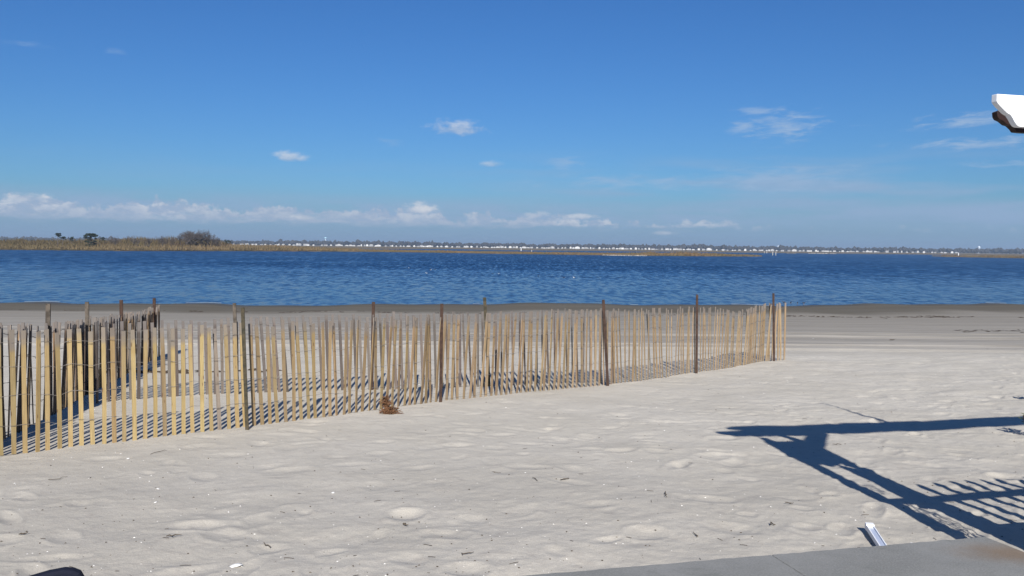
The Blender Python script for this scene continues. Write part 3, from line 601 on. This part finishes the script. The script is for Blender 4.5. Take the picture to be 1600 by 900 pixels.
# ------------------------------------------------------------------ litter on the sand
def build_litter():
    r = random.Random(21); mb = MB(); sh = MB()
    tet = lambda p, s, rz: ([p+Vector((s*cos(rz), s*sin(rz), .001)), p+Vector((s*.7*cos(rz+2), s*.7*sin(rz+2), .001)), p+Vector((s*.6*cos(rz+4), s*.6*sin(rz+4), 0)), p+Vector((0, 0, s*.5))], [(0, 1, 3), (1, 2, 3), (2, 0, 3), (0, 2, 1)])
    for k in range(1500):
        x = r.uniform(-40, 1640); y = 905-(905-520)*r.random()**1.35; 
        p = ground(x, y); p = Vector((p[0], p[1], beach_z(p[0], p[1])))
        if k % 3: mb.add(*tet(p, r.choice((.004, .005, .006, .008, .012))*(.7+.05*p.y), r.random()*6))
        else: sh.add(*tet(p, r.choice((.004, .005, .006, .009))*(.75+.05*p.y), r.random()*6))
    for k in range(70):                                        # short straws
        p = ground(r.uniform(-40, 1640), 905-380*r.random()**1.4); a = r.uniform(-.6, .6)+(pi/2 if r.random() < .2 else 0); L = r.uniform(.015, .06); p = Vector((p[0], p[1], beach_z(p[0], p[1])+.004))
        mb.tube([p-Vector((cos(a), sin(a), 0))*L/2, p+Vector((0, 0, .001)), p+Vector((cos(a), sin(a), 0))*L/2], .0016, 3, caps=False)
    tag(mb.build('beach_litter', M['debris']), 'dark specks of driftwood and straw strewn over the sand', 'litter', kind='stuff')
    tag(sh.build('shell_fragments', M['shell']), 'tiny white shell fragments strewn over the sand', 'shells', kind='stuff')
    tw = [(235, 711, 262, 703, .006, 'long thin grey twig slanting on the sand below the left fence'), (72, 753, 103, 747, .006, 'thin twig on the open sand left of the photo, below the yellow laths'), (28, 839, 42, 836, .010, 'short dark stick near the left edge of the sand'),
          (264, 841, 282, 839, .009, 'short brown stick on the sand in the lower left'), (832, 748, 842, 754, .007, 'small forked twig in the middle of the sand'), (876, 750, 890, 749, .009, 'short pale stick beside the forked twig'),
          (721, 872, 741, 866, .007, 'crooked twig on the footprints near the bottom middle'), (627, 820, 638, 822, .011, 'short black stick below the dried clump'), (1037, 772, 1042, 780, .009, 'small curved twig on the trodden sand left of the shadow'), (1083, 836, 1092, 842, .006, 'thin dark twig near the left end of the concrete wall'),
          (964, 904, 970, 902, .01, 'dark chip of wood lying against the concrete wall'), (1200, 822, 1216, 823, .010, 'flat brown stick left of the white metal channel'), (1227, 790, 1240, 791, .008, 'thin grey stick above the flat brown one'), (414, 849, 420, 852, .008, 'curled black straw in the lower left sand'),
          (1304, 697, 1314, 697, .008, 'small ring shaped twig inside the angle of the shadow'), (1390, 532, 1399, 531, .03, 'dark driftwood chunk on the tracked sand at the right')]
    for (xa, ya, xb, yb, rad, lab) in tw:
        a, b = ground(xa, min(ya, 899)), ground(xb, min(yb, 899)); a, b = Vector(a), Vector(b); rr = random.Random(int(xa)); pts = []
        for t in np.linspace(0, 1, 6): q = a*(1-t)+b*t; q = Vector((q.x+rr.gauss(0, .01), q.y+rr.gauss(0, .012), 0)); q.z = beach_z(q.x, q.y)+rad*.9+.008*rr.random(); pts.append(q)
        o = MB().tube([p-pts[0] for p in pts], [k*rad*.42 for k in (.7, 1, 1, .9, .7, .35)], 5).build('twig', M['twig']); o.location = pts[0]; tag(o, lab, 'twig', 'twigs on the sand')
    shells = [(368, 881, .030, 'large white shell on the sand at the lower left, biggest of all'), (200, 716, .014, 'white shell on smooth sand under the left yellow laths'), (247, 763, .013, 'small white shell above the middle of the lower left sand'), (520, 768, .013, 'small white shell fragment left of the black stick'), (1425, 847, .012, 'white shell right beside the concrete wall near the metal channel'), (243, 786, .011, 'white shell chip just below another on the left sand')]
    for (x, y, s, lab) in shells:
        c = ground(x, y); n = 14; vs = [(0, 0, s*.45)]; fs = []
        for ring, (k, zz) in enumerate(((.5, .36), (.85, .18), (1, 0))):
            for i in range(n): a = 2*pi*i/n; w = 1+.10*cos(a*7)*(ring > 0); vs.append((s*1.25*k*cos(a)*w, s*k*sin(a)*w, s*zz))
        fs += [(0, 1+i, 1+(i+1) % n) for i in range(n)]
        for g_ in range(2): fs += [(1+g_*n+i, 1+(g_+1)*n+i, 1+(g_+1)*n+(i+1) % n, 1+g_*n+(i+1) % n) for i in range(n)]
        o = mesh_obj('shell', vs, fs, M['shell'], smooth=True); o.location = (c[0], c[1], beach_z(c[0], c[1])); o.rotation_euler = (.2, .1, x); tag(o, lab, 'shell', 'white shells on the sand')
    # wrack lines
    mb = MB(); rr = random.Random(8)
    def heap(p, L, hgt):
        n = max(2, int(L/.09))
        for k in range(n):
            q = Vector((p[0]+rr.uniform(-L/2, L/2), p[1]+rr.gauss(0, .10), 0)); q.z = beach_z(q.x, q.y)+.004; s = rr.uniform(.025, .085)
            mb.add([q+Vector((-s*1.6, 0, 0)), q+Vector((0, -s*.7, 0)), q+Vector((s*1.6, .02, 0)), q+Vector((0, s*.7, 0)), q+Vector((rr.gauss(0, .02), 0, hgt*rr.uniform(.4, 1.3)))], [(0, 1, 4), (1, 2, 4), (2, 3, 4), (3, 0, 4)])
    for k in range(150):
        x = rr.uniform(-30, 1630); 
        if 1235 < x < 1480 or rr.random() < .3: heap(level(x, hor(x)+101.5+rr.gauss(0, .7)+1.2*sin(x*.02), .45), rr.choice((.15, .3, .6, .9)), .02)
    for x, w in ((1265, .9), (1292, .8), (1355, .7), (1465, 2.0), (1485, 1.2), (1425, .8), (1240, .8), (310, .8), (530, .5), (600, .9), (1060, .8)): heap(level(x, hor(x)+101.8, .45), w*.8, .03)
    for k in range(34): x = rr.uniform(1490, 1640); heap(ground(x, 517+rr.gauss(0, 1.4)), .2, .012)
    for k in range(26): x = rr.uniform(150, 440); heap(ground(x, 581-.012*(x-300)+rr.gauss(0, 1)), .12, .03)
    tag(mb.build('seaweed_wrack', M['wrack']), 'dark dried seaweed scattered along the tide line', 'seaweed', kind='stuff')
build_litter()

# ------------------------------------------------------------------ far shore
def land_strip(name, cols, near_d, far_d, z=.35, m='marsh', rise=.0):
    """a low land sheet: photo columns with the distance of its near and far edges"""
    vs = []; fs = []; xs = np.linspace(cols[0][0], cols[-1][0], 160); r = np.random.default_rng(int(abs(cols[0][0])+near_d+far_d))
    cx = [c[0] for c in cols]; nn = [c[1] for c in cols]; ff = [c[2] for c in cols]; K = 7
    for i, x in enumerate(xs):
        a, b = np.interp(x, cx, nn), np.interp(x, cx, ff); a *= 1+.010*r.normal(); b *= 1+.012*r.normal()
        for k in range(K):
            t = k/(K-1); d = a+(b-a)*t; zz = -.4 if k in (0, K-1) else z+rise*sin(pi*t)+.15*r.random(); vs.append(far(x, d if 0 < k < K-1 else d+(-3 if k == 0 else 3), zz))
    for i in range(len(xs)-1):
        for k in range(K-1): fs.append((i*K+k, (i+1)*K+k, (i+1)*K+k+1, i*K+k+1))
    return tag(mesh_obj(name, vs, fs, M[m], smooth=True), kind='structure')
NEARM = [(-900, 300, 470), (0, 339, 520), (200, 350, 530), (400, 420, 560)]
land_strip('island', NEARM+[(560, 452, 540)], 1, 1, .6, rise=1.0)
land_strip('marsh_islet', [(520, 452, 560), (640, 455, 540), (800, 425, 500), (1000, 410, 500), (1120, 428, 500), (1190, 450, 480)], 2, 2, .35, rise=.15)
land_strip('marsh_point', [(1455, 690, 720), (1480, 610, 800), (1600, 548, 860), (2000, 500, 900), (2700, 480, 1000)], 3, 3, .35, rise=.2)
land_strip('far_marsh', [(-1500, 700, 2600), (600, 740, 2600), (690, 900, 2600), (730, 900, 2600), (760, 760, 2600), (900, 850, 2600), (1200, 900, 2600), (1300, 950, 2600), (1400, 985, 2600), (1700, 900, 2600), (3200, 900, 2600)], 4, 4, .5, rise=.2)
land_strip('far_land', [(-1600, 2500, 9300), (3200, 2500, 9300)], 5, 5, .8)
land_strip('sand_bar', [(1262, 930, 941), (1285, 925, 944), (1306, 930, 940)], 6, 6, .7, 'farsand')
land_strip('sand_bar', [(1228, 905, 915), (1243, 905, 915)], 6, 6, .7, 'farsand')
land_strip('sand_bar', [(1500, 690, 705), (1530, 690, 705)], 6, 6, .7, 'farsand')
land_strip('sand_bar', [(940, 408, 409.5), (1010, 406, 408)], 6, 6, .30, 'farsand')

def blades(name, label, spots, m, w, seed):
    """dense upright reeds as one uncountable mass: spots yields (x, y, z, height)"""
    r = np.random.default_rng(seed); vs = []; fs = []
    for (x, y, z, h) in spots:
        a = r.uniform(0, pi); ww = w*r.uniform(.5, 1.3); lx, ly = r.normal(0, .10)*h, r.normal(0, .1)*h; b = len(vs)
        vs += [(x-cos(a)*ww, y-sin(a)*ww, z-.1), (x+cos(a)*ww, y+sin(a)*ww, z-.1), (x+lx+cos(a)*ww*.6, y+ly+sin(a)*ww*.6, z+h*.7), (x+lx*1.4, y+ly*1.4, z+h)]; fs += [(b, b+1, b+2, b+3)]
    return tag(mesh_obj(name, vs, fs, M[m]), label, 'reeds', kind='stuff')
def reed_spots(n, cols, hts, seed, z=.6, pw=1.6):
    r = np.random.default_rng(seed); xs = [c[0] for c in cols]; out = []
    for _ in range(n):
        x = r.uniform(xs[0], xs[-1]); a, b = np.interp(x, xs, [c[1] for c in cols]), np.interp(x, xs, [c[2] for c in cols])
        d = a+(b-a)*r.random()**pw; p = far(x, d); h = np.interp(x, *zip(*hts))*(.55+.6*r.random())*(.8+.6*(vnoise(np.array([x*.06]), np.array([d*.05]), 40)[0]+.5))
        out.append((p[0], p[1], z, h*min(1, .45+(d-a)/22)))
    return out
blades('reed_bed', 'tan reeds covering the island across the water on the left', reed_spots(26000, [(-500, 322, 440), (0, 342, 440), (200, 353, 450), (400, 423, 480), (560, 455, 500)], [(-500, 1.9), (0, 1.8), (120, 1.7), (240, 1.9), (300, 2.5), (400, 2.3), (470, 1.8), (560, 1.0)], 3), 'reed', .22, 5)
blades('brush_thicket', 'brown brush along the crest of the island under the bare trees', reed_spots(15000, [(-200, 368, 460), (0, 368, 460), (200, 380, 460), (360, 430, 480)], [(-200, 2.7), (0, 2.9), (60, 2.8), (150, 3.3), (190, 3.5), (240, 4.2), (300, 4.6), (345, 3.4), (360, 2.4)], 6, 1.0), 'brush', .32, 7)
blades('marsh_reeds', 'russet reeds on the low marsh islets in mid distance', reed_spots(15000, [(520, 455, 540), (640, 458, 530), (800, 428, 490), (1000, 413, 490), (1120, 431, 490), (1185, 455, 478)], [(520, .9), (620, .7), (800, .6), (980, .7), (1010, 1.1), (1060, 1.3), (1110, 1.0), (1185, .4)], 9, .35), 'marsh_reed', .25, 11)
blades('marsh_reeds', 'russet reeds on the low marsh point at the far right', reed_spots(6000, [(1470, 640, 790), (1600, 552, 850), (1800, 530, 850)], [(1470, .6), (1600, .9), (1800, .9)], 10, .35, 2.5), 'marsh_reed', .35, 12)

def bare_tree(x, d, h, spread, label, seed, group, depth=5, z=.9):
    r = random.Random(seed); root = thing('bare_tree', label, 'tree', tuple(far(x, d, z)), 0, group); tr = MB(); cr = MB()
    def grow(p, dirv, L, rad, lv):
        n = 3; pts = [p]; q = p.copy(); dv = dirv.copy()
        for i in range(n): dv = (dv+Vector((r.gauss(0, .13), r.gauss(0, .13), .04))).normalized(); q = q+dv*L/n; pts.append(q.copy())
        (tr if lv == 0 else cr).tube(pts, [rad*(1-.45*i/n) for i in range(n+1)], 3 if lv else 6, caps=False)
        if lv >= depth: return
        for k in range(r.choice((2, 3, 3, 4)) if lv else 5):
            t = r.uniform(.35, 1); s = p+(q-p)*t; a = r.uniform(0, 2*pi); el = r.uniform(.1, .9)
            nd = (dv*.55+Vector((cos(a)*spread, sin(a)*spread, el*.55))).normalized(); grow(s, nd, L*r.uniform(.55, .8), max(.022, rad*.55), lv+1)
    ns = r.choice((2, 3, 4))
    for k in range(ns): grow(Vector((r.uniform(-.3, .3)*h*.3, r.uniform(-.5, .5), 0)), Vector((r.gauss(0, .22), r.gauss(0, .2), 1)).normalized(), h*.40, h*.018, 0)
    tr.build('trunk', M['bark'], root); cr.build('crown', M['bark'], root)
def evergreen(x, d, h, w, lean, label, seed, trunk_h=.4, z=.9, n=420):
    r = random.Random(seed); root = thing('evergreen_tree', label, 'tree', tuple(far(x, d, z)), 0, 'evergreens on the island'); tr = MB(); cr = MB()
    tr.tube([(0, 0, -.5), (lean*.2, 0, h*.4), (lean*.6, 0, h*.75), (lean, 0, h*.95)], [.2, .16, .11, .04], 6); tr.build('trunk', M['bark'], root)
    cl = [(r.gauss(lean*.8, w*.34), r.gauss(0, w*.3), h*(trunk_h+(1-trunk_h)*r.random()**.8), r.uniform(.35, .8)) for _ in range(max(15, n//30))]
    for k in range(n):
        c = r.choice(cl); p = Vector((c[0]+r.gauss(0, .42)*c[3], c[1]+r.gauss(0, .42)*c[3], min(h, c[2]+r.gauss(0, .26)*c[3]))); a = Vector((r.gauss(0, 1), r.gauss(0, 1), r.gauss(0, .5))).normalized()*r.uniform(.2, .45); b = Vector((r.gauss(0, 1), r.gauss(0, 1), r.gauss(0, .6))).normalized()*r.uniform(.12, .3)
        cr.add([p-a, p-b, p+a, p+b], [(0, 1, 2, 3)])
    cr.build('crown', M['evergreen'], root)
evergreen(90, 360, 5.9, 1.5, .2, 'small flat topped dark pine on a thin trunk, leftmost tree of the island', 1, .78, n=220)
evergreen(97.5, 372, 4.6, 1.2, .5, 'tiny dark pine right beside the flat topped pine', 2, .75, n=120)
evergreen(112, 380, 4.5, .8, .1, 'small dark shrub tree between the flat topped pine and the wide evergreen', 3, .6, n=130)
evergreen(139, 365, 5.9, 4.4, .6, 'wide dark evergreen with a ragged crown, largest on the island', 4, .15, n=1700)
evergreen(160, 390, 4.6, 1.0, .2, 'small dark tree just right of the wide evergreen', 5, .5, n=140)
TG = 'bare trees on the island'
for i, (x, d, h, lab) in enumerate([(178, 372, 5.6, 'leafless tree with a few high twigs between the dark evergreen and the thicket'), (211, 380, 5.9, 'thin spreading leafless tree left of the thicket'), (232, 384, 5.0, 'low leafless tree left of the thicket, behind brown brush'), (255, 392, 5.4, 'round leafless tree at the left end of the thicket'), (268, 398, 5.6, 'leafless tree joining the thicket on its left'),
        (284, 402, 7.4, 'leafless tree on the rising left flank of the thicket'), (293, 410, 8.2, 'tall leafless tree left of the thicket top'), (303, 408, 8.9, 'tallest leafless tree at the top of the thicket'), (312, 412, 8.7, 'tall leafless tree just right of the thicket top'), (321, 415, 7.6, 'leafless tree on the right flank of the thicket'), (331, 418, 6.4, 'lower leafless tree near the right end of the thicket'), (340, 420, 5.2, 'last low leafless tree at the right end of the thicket')]):
    bare_tree(x, d, h*1.25, .75, lab, 50+i, TG, 5 if h > 6 else 4)
for i, (x, d, h, lab) in enumerate([(352, 440, 4.4, 'small dark shrub tree right of the thicket'), (359, 450, 4.1, 'tiny dark shrub tree in the reeds right of the thicket')]): evergreen(x, d, h, 1.6, .1, lab, 70+i, .3, n=160)

def build_wood():
    r = np.random.default_rng(4); vs = []; fs = []
    ico = bmesh.new(); bmesh.ops.create_icosphere(ico, subdivisions=1, radius=1); iv = np.array([v.co[:] for v in ico.verts]); fi = [tuple(v.index for v in f.verts) for f in ico.faces]; ico.free()
    for k in range(7000):
        x = r.uniform(-1300, 3000); d = r.uniform(2120, 2480); lift = 1.0+.35*math.sin(x*.013)+.25*math.sin(x*.041+1); p = far(x, d, 0); h = max(4, r.normal(10.2, 2.0)*(.84+.16*lift)); w = r.uniform(3, 7)
        b = len(vs); vv = iv*(1+.22*r.normal(size=(len(iv), 1)))*np.array([w, w, h*.42])+np.array([p[0], p[1], h*.58+.5]); vs += vv.tolist(); fs += [tuple(b+i for i in f) for f in fi]
    tag(mesh_obj('far_woodland', vs, fs, M['wood_far']), 'dark line of woods behind the houses on the far shore', 'woods', kind='stuff')
build_wood()
# houses along the far shore
def house_mesh(k):
    r = random.Random(100+k); w, dp, h = r.uniform(8, 13), r.uniform(8, 12), r.uniform(4.2, 7.0); rh = r.uniform(1.8, 3.2); mb = MB(); gable_front = k % 3 != 0
    mb.add([(-w/2, -dp/2, 0), (w/2, -dp/2, 0), (w/2, dp/2, 0), (-w/2, dp/2, 0), (-w/2, -dp/2, h), (w/2, -dp/2, h), (w/2, dp/2, h), (-w/2, dp/2, h)], [(0, 1, 5, 4), (1, 2, 6, 5), (2, 3, 7, 6), (3, 0, 4, 7)], 0)
    o = .4
    if gable_front:
        mb.add([(-w/2, -dp/2, h), (w/2, -dp/2, h), (0, -dp/2, h+rh), (-w/2, dp/2, h), (w/2, dp/2, h), (0, dp/2, h+rh)], [(0, 1, 2), (4, 3, 5)], 0)
        mb.add([(-w/2-o, -dp/2-o, h-.2), (0, -dp/2-o, h+rh+.1), (0, dp/2+o, h+rh+.1), (-w/2-o, dp/2+o, h-.2), (w/2+o, -dp/2-o, h-.2), (w/2+o, dp/2+o, h-.2)], [(0, 1, 2, 3), (1, 4, 5, 2)], 1)
    else:
        mb.add([(-w/2, -dp/2, h), (-w/2, dp/2, h), (-w/2, 0, h+rh), (w/2, -dp/2, h), (w/2, dp/2, h), (w/2, 0, h+rh)], [(1, 0, 2), (3, 4, 5)], 0)
        mb.add([(-w/2-o, -dp/2-o, h-.2), (w/2+o, -dp/2-o, h-.2), (w/2+o, 0, h+rh+.1), (-w/2-o, 0, h+rh+.1), (-w/2-o, dp/2+o, h-.2), (w/2+o, dp/2+o, h-.2)], [(0, 1, 2, 3), (3, 2, 5, 4)], 1)
    for fl in range(2 if h > 5.2 else 1):
        for c in range(3): x0 = -w*.32+c*w*.32; z0 = 1.0+fl*2.7; mb.box((x0, -dp/2-.03, z0+.6), (1.1, .1, 1.3), mi=2)
    if k % 2: mb.box((w*.22, 0, h+rh*.9), (.8, .8, 1.6), mi=1)
    return mb
def build_houses():
    protos = []; r = random.Random(17); n = 0
    for k in range(12):
        mb = house_mesh(k); me = bpy.data.meshes.new('house'); me.from_pydata(mb.v, [], mb.f)
        for m in ('house_white', 'house_roof', 'house_glass'): me.materials.append(M[m])
        me.polygons.foreach_set('material_index', mb.mi); protos.append(me)
    x = -60; spots = []
    while x < 1502:
        dens = np.interp(x, [-60, 0, 400, 480, 486, 500, 700, 1000, 1200, 1300, 1500], [15, 14, 6, 6.5, 14, 5.2, 5.8, 5.4, 6.2, 7.5, 10]); spots.append(x); x += dens*r.uniform(.35, 1.65)
    spots += [1520, 1540, 1570] if False else []
    for x in spots:
        row = r.random() < .4; d = r.uniform(1880, 2010)+(75 if row else 0); p = far(x, d, .6)
        o = bpy.data.objects.new('house', r.choice(protos)); COL.objects.link(o); s = r.uniform(.30, .54); o.location = p; o.rotation_euler = (0, 0, -math.atan2(p[0], p[1])+r.choice((0, 0, .3, -.3, pi/2))); o.scale = (s*r.uniform(.75, 1.6), s, s*r.uniform(.75, 1.2))
        tag(o, 'tiny white house in the long row along the far shore', 'house', 'white houses along the far shore')
build_houses()
def tower(x, d, top_row, tank_px, label, m, kind):
    base = far(x, d, .5); zt = HC+(hor(x)-top_row)/F*d; R = tank_px/2/F*d; root = thing('water_tower', label, 'water tower', tuple(base), 0, 'water towers on the far shore'); H = zt-.5
    hh = R*(1.1 if kind == 'bowl' else 1.7); n = 16; mb = MB(); rings = []
    for t in np.linspace(0, 1, 9):
        a = -pi/2+pi*t; rings.append((R*max(.04, cos(a)), H-hh/2+hh/2*sin(a)))
    for rr_, z in rings:
        for i in range(n): mb.v.append((rr_*cos(2*pi*i/n), rr_*sin(2*pi*i/n), z))
    for k in range(8):
        for i in range(n): mb.f.append((k*n+i, k*n+(i+1) % n, (k+1)*n+(i+1) % n, (k+1)*n+i)); mb.mi.append(0)
    mb.build('tank', M[m], root, True)
    if kind == 'legs':
        for k in range(6): a = k*pi/3; MB().tube([(R*.85*cos(a), R*.85*sin(a), H-hh*.6), (R*1.0*cos(a), R*1.0*sin(a), 0)], .35, 6).build('leg', M['tank'], root)
    MB().tube([(0, 0, 0), (0, 0, H-hh*.8)], [R*.34, R*.22], 10).build('column', M['tank'], root)
tower(508, 2700, 372.3, 4.2, 'pale teal water tower standing above the trees left of centre', 'tank_teal', 'bowl')
tower(611, 2900, 379.2, 2.2, 'small white water tower dome just above the woods, left of centre', 'tank', 'bowl')
tower(690.5, 2900, 379.8, 1.2, 'tiny white tower tip poking over the woods near the centre', 'tank', 'bowl')
tower(899.5, 2900, 382.6, 1.2, 'thin white tower over the woods right of centre', 'tank', 'bowl')
tower(1214.5, 2700, 385.2, 3.2, 'white round water tower low over the woods on the right', 'tank', 'ball')
tower(1527.8, 2500, 386.4, 4.0, 'white domed water tower on a stout column at the far right', 'tank', 'legs')

def pile(x, d, h, rad, label, m='pale_pile', cap=True, z=-.5):
    root = thing('channel_marker', label, 'marker post', tuple(far(x, d, z)), 0, 'marker posts in the bay'); MB().tube([(0, 0, 0), (0, 0, h-z)], [rad, rad*.9], 8).build('pile', M[m], root)
    if cap: MB().tube([(0, 0, h-z), (0, 0, h-z+.25)], [rad*1.4, .03], 8).build('cap', M['white_paint'], root)
pile(1206.3, 570, 2.0, .22, 'left one of two pale posts standing close together in the water'); pile(1211.2, 572, 1.9, .22, 'right one of two pale posts standing close together in the water')
pile(1496.3, 700, 2.9, .28, 'white post at the tip of the marsh on the far right', 'white_paint'); pile(813.5, 790, 2.2, .32, 'white post on the low marsh at the centre', 'white_paint')
pile(1193.4, 880, 1.8, .25, 'faint pale post near the marsh end, left of the close pair'); pile(1197, 890, 1.9, .25, 'second faint post near the marsh end, beside another'); pile(830, 640, 1.0, .2, 'short stake on the marsh right of the white centre post')

def bird(x, y, z, s, label, white, group, rz, ground_bird=False):
    s *= 1 if ground_bird else .85; p = level(x, y, z) if not ground_bird else ground(x, y); root = thing('gull' if white else 'duck', label, 'bird', tuple(p), rz, group); b = 'feather_w' if white else 'feather_d'
    lift = .14*s/.4 if ground_bird else 0.
    prof = [(-.55, .02, .12), (-.42, .05, .13), (-.2, .105, .10), (0, .125, .10), (.18, .105, .12), (.30, .07, .17), (.36, .055, .24), (.40, .062, .30), (.45, .055, .325), (.50, .02, .32)]
    body = MB(); n = 8
    for px_, rr_, zz in prof:
        for i in range(n): body.v.append((px_*s, rr_*s*cos(2*pi*i/n), (zz+rr_*sin(2*pi*i/n))*s+lift))
    for k in range(len(prof)-1):
        for i in range(n): body.f.append((k*n+i, k*n+(i+1) % n, (k+1)*n+(i+1) % n, (k+1)*n+i)); body.mi.append(0)
    body.build('body', M[b], root, True)
    for sy in (-1, 1): MB().add([(.15*s, sy*.12*s, .17*s+lift), (-.1*s, sy*.135*s, .09*s+lift), (-.58*s, sy*.05*s, .15*s+lift), (-.1*s, sy*.09*s, .21*s+lift)], [(0, 1, 2, 3)]).build('wing', M['feather_d'], root)
    MB().tube([(.49*s, 0, .32*s+lift), (.62*s, 0, .30*s+lift)], [.022*s, .006*s], 5).build('bill', M['beak'], root)
    if ground_bird:
        for sy in (-1, 1): MB().tube([(-.02*s, sy*.05*s, .03*s+lift), (0, sy*.05*s, 0)], .012*s, 5).build('leg', M['beak'], root)
WG = 'water birds on the bay'
for x, y, s, wht, lab in ((639, 419, .42, 1, 'white gull floating alone, farthest left of the water birds'), (673, 422, .45, 1, 'white gull of a close pair near mid bay, left one'), (679, 421.6, .40, 0, 'dark duck right beside a white gull in the middle of the bay'), (666.6, 427, .34, 1, 'white gull floating just below the close pair'), (770, 428, .34, 0, 'dark duck, left one of two near the centre'), (779, 428, .34, 1, 'white gull beside the dark duck near the centre'),
        (841, 431.5, .34, 0, 'dark duck floating alone right of centre'), (881, 434, .34, 0, 'dark duck left of the rightmost white gull'), (897, 434, .36, 1, 'white gull farthest right of the water birds')): bird(x, y, 0, s, lab, wht, WG, random.uniform(0, 6))
for x, y, wht, lab in ((1235.5, 475.3, 0, 'small dark shore bird nearest the fence end at the water edge'), (1246, 476, 0, 'small dark shore bird, middle one of three at the water edge'), (1256, 476, 0, 'small dark shore bird, right one of three at the water edge'), (1225, 474.8, 0, 'small dark shore bird half hidden behind the last laths')): bird(x, y, 0, .26, lab, wht, 'shore birds at the water edge', random.uniform(0, 6), True)

# thin broken line of foam where the water meets the sand
def build_foam():
    r = random.Random(12); mb = MB(); xs = np.arange(-60, 60, .22); ph = 0
    ys = []
    for x in xs:
        lo, hi = 44., 74.
        for _ in range(30):
            m_ = (lo+hi)/2
            if float(zg(x, m_)) > .0: lo = m_
            else: hi = m_
        ys.append(lo)
    on = False
    for i in range(len(xs)-1):
        if r.random() < (.2 if on else .025): on = not on
        if not on: continue
        a, b = .03+.12*abs(sin(xs[i]*1.7)), .03+.12*abs(sin(xs[i+1]*1.7))
        mb.add([(xs[i], ys[i]-a, .03), (xs[i+1], ys[i+1]-b, .03), (xs[i+1], ys[i+1]+b, .045), (xs[i], ys[i]+a, .045)], [(0, 1, 2, 3)])
    tag(mb.build('foam', M['foam']), 'thin broken white line of foam along the water edge', 'foam', kind='stuff')
build_foam()

# ------------------------------------------------------------------ sea air
HAZE_DENSITY = .00019
def build_haze():
    mb = MB().box((0, 4650, 21.5), (17000, 9900, 49)); o = mb.build('haze', [])
    m = bpy.data.materials.new('sea_haze'); m.use_nodes = True; N = NT(m.node_tree); v = N.new('ShaderNodeVolumePrincipled'); q = N.new('ShaderNodeOutputMaterial')
    v.inputs['Color'].default_value = (.62, .80, 1, 1); v.inputs['Density'].default_value = HAZE_DENSITY; v.inputs['Anisotropy'].default_value = .2
    N.l.new(v.outputs[0], q.inputs['Volume']); o.data.materials.append(m); tag(o, 'thin blue sea haze over the bay', 'haze', kind='stuff')
build_haze()
